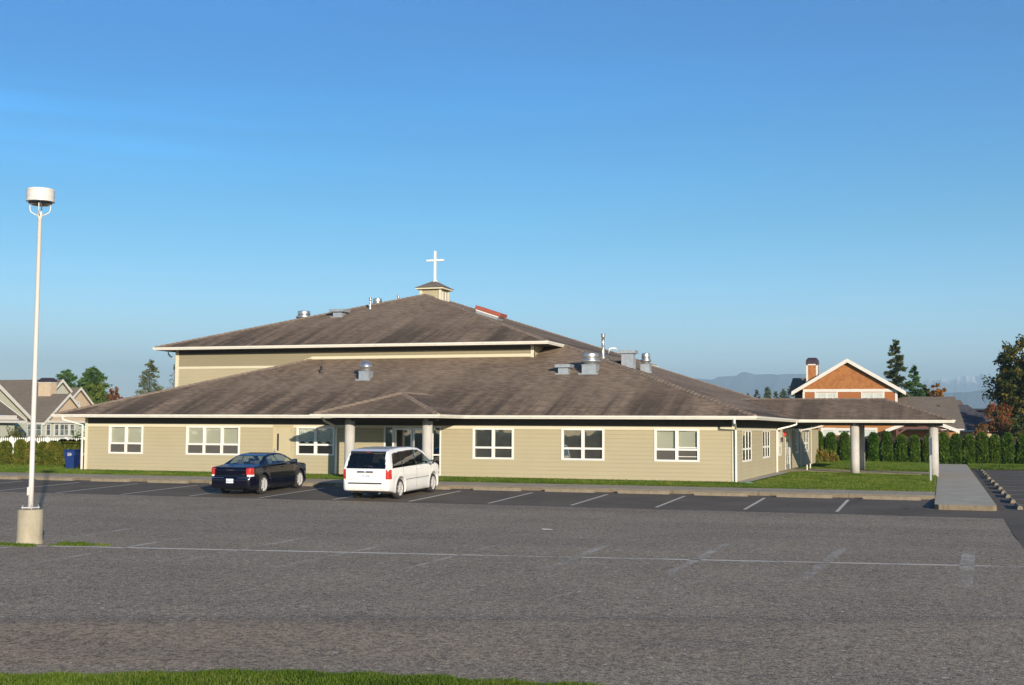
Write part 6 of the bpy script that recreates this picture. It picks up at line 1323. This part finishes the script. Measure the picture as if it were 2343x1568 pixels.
# ------------------------------------------------------------ far hills and mountains
def ridge(name, prof, Y, depth, mat, seed, rough=1.0, snow=False):
    rng = random.Random(seed); xs0, x1 = prof[0][0], prof[-1][0]; nx = 150; ny = 13; mb = MB(); vs = []
    ph = [rng.uniform(0, 6.28) for _ in range(12)]
    for j in range(ny):
        v = -1 + 2 * j / (ny - 1)
        for i in range(nx):
            x = xs0 + (x1 - xs0) * i / (nx - 1); z = lerp_table(x, prof); L = (x1 - xs0)
            nn = sum(math.sin(x / L * 2 * PI * f_ + ph[k] + v * (2 + k)) / (k + 1) for k, f_ in enumerate((9, 17, 31, 53, 89)))
            k = (1 - abs(v)) ** 1.15; vs.append((x, Y + v * depth + nn * depth * .05, z * k + nn * rough * z * .035 * (1 - k) * 2 + (nn * rough * z * .012 if k > .99 else 0)))
    mb.add(vs, [(j * nx + i, j * nx + i + 1, (j + 1) * nx + i + 1, (j + 1) * nx + i) for j in range(ny - 1) for i in range(nx - 1)]); return tag(mb.build(name, mat, None, False), kind='structure')
MT['mtn'] = M('forested_slope', (.035, .055, .045), .95, var=.35, vs=.004)
def snowm():
    t = NT('snowy_peaks'); co = t.co(); sp = t.t.nodes.new('ShaderNodeSeparateXYZ'); t.ins(sp, 0, co)
    z = t.math('ADD', sp.outputs[2], t.math('MULTIPLY', t.math('SUBTRACT', t.noise(co, .012, 4), .5), 220))
    xf = t.math('LESS_THAN', sp.outputs[0], 385)
    t.base(t.mix(t.math('MULTIPLY', t.ramp(t.math('DIVIDE', z, 700), [(.70, 0.0), (.76, 1.0)]), xf), (.06, .07, .07), (.85, .82, .80))); t.set(Roughness=.9); return t.m
MT['snow'] = snowm()
ridge('mountain_range', [(-3600, 20), (-2600, 260), (-2050, 340), (-1704, 374), (-1537, 359), (-1484, 381), (-1385, 387), (-1350, 408), (-1319, 420), (-1290, 410), (-1260, 397), (-1118, 398), (-1073, 391), (-1015, 397), (-900, 398), (-600, 380), (-300, 300), (200, 120)], 9000, 1500, MT['mtn'], 3, .5)
ridge('snowy_mountains', [(-1500, 300), (-400, 500), (-182, 532), (-98, 561), (-61, 526), (32, 565), (105, 532), (170, 569), (271, 587), (340, 575), (375, 578), (407, 611), (440, 585), (497, 571), (800, 600), (1500, 520), (3000, 400)], 14000, 1500, MT['snow'], 5, .4)
ridge('forested_hill', [(-500, 60), (-150, 190), (19, 205), (147, 208), (225, 226), (315, 238), (600, 260), (1500, 200), (2600, 30)], 7000, 900, MT['mtn'], 7, .4)
# ------------------------------------------------------------ haze
mb = MB(); mb.box(-9000, 9000, -1500, 16500, -1.7, 700); hz = mb.build('haze', None); tag(hz, kind='stuff')
hm = bpy.data.materials.new('haze_air'); hm.use_nodes = True; hnt = hm.node_tree; hnt.nodes.remove(hnt.nodes['Principled BSDF'])
pv = hnt.nodes.new('ShaderNodeVolumePrincipled'); pv.inputs['Color'].default_value = (.56, .82, 1.0, 1); pv.inputs['Density'].default_value = HAZE; pv.inputs['Anisotropy'].default_value = .0
hnt.links.new(pv.outputs[0], hnt.nodes['Material Output'].inputs['Volume']); hz.data.materials.append(hm)
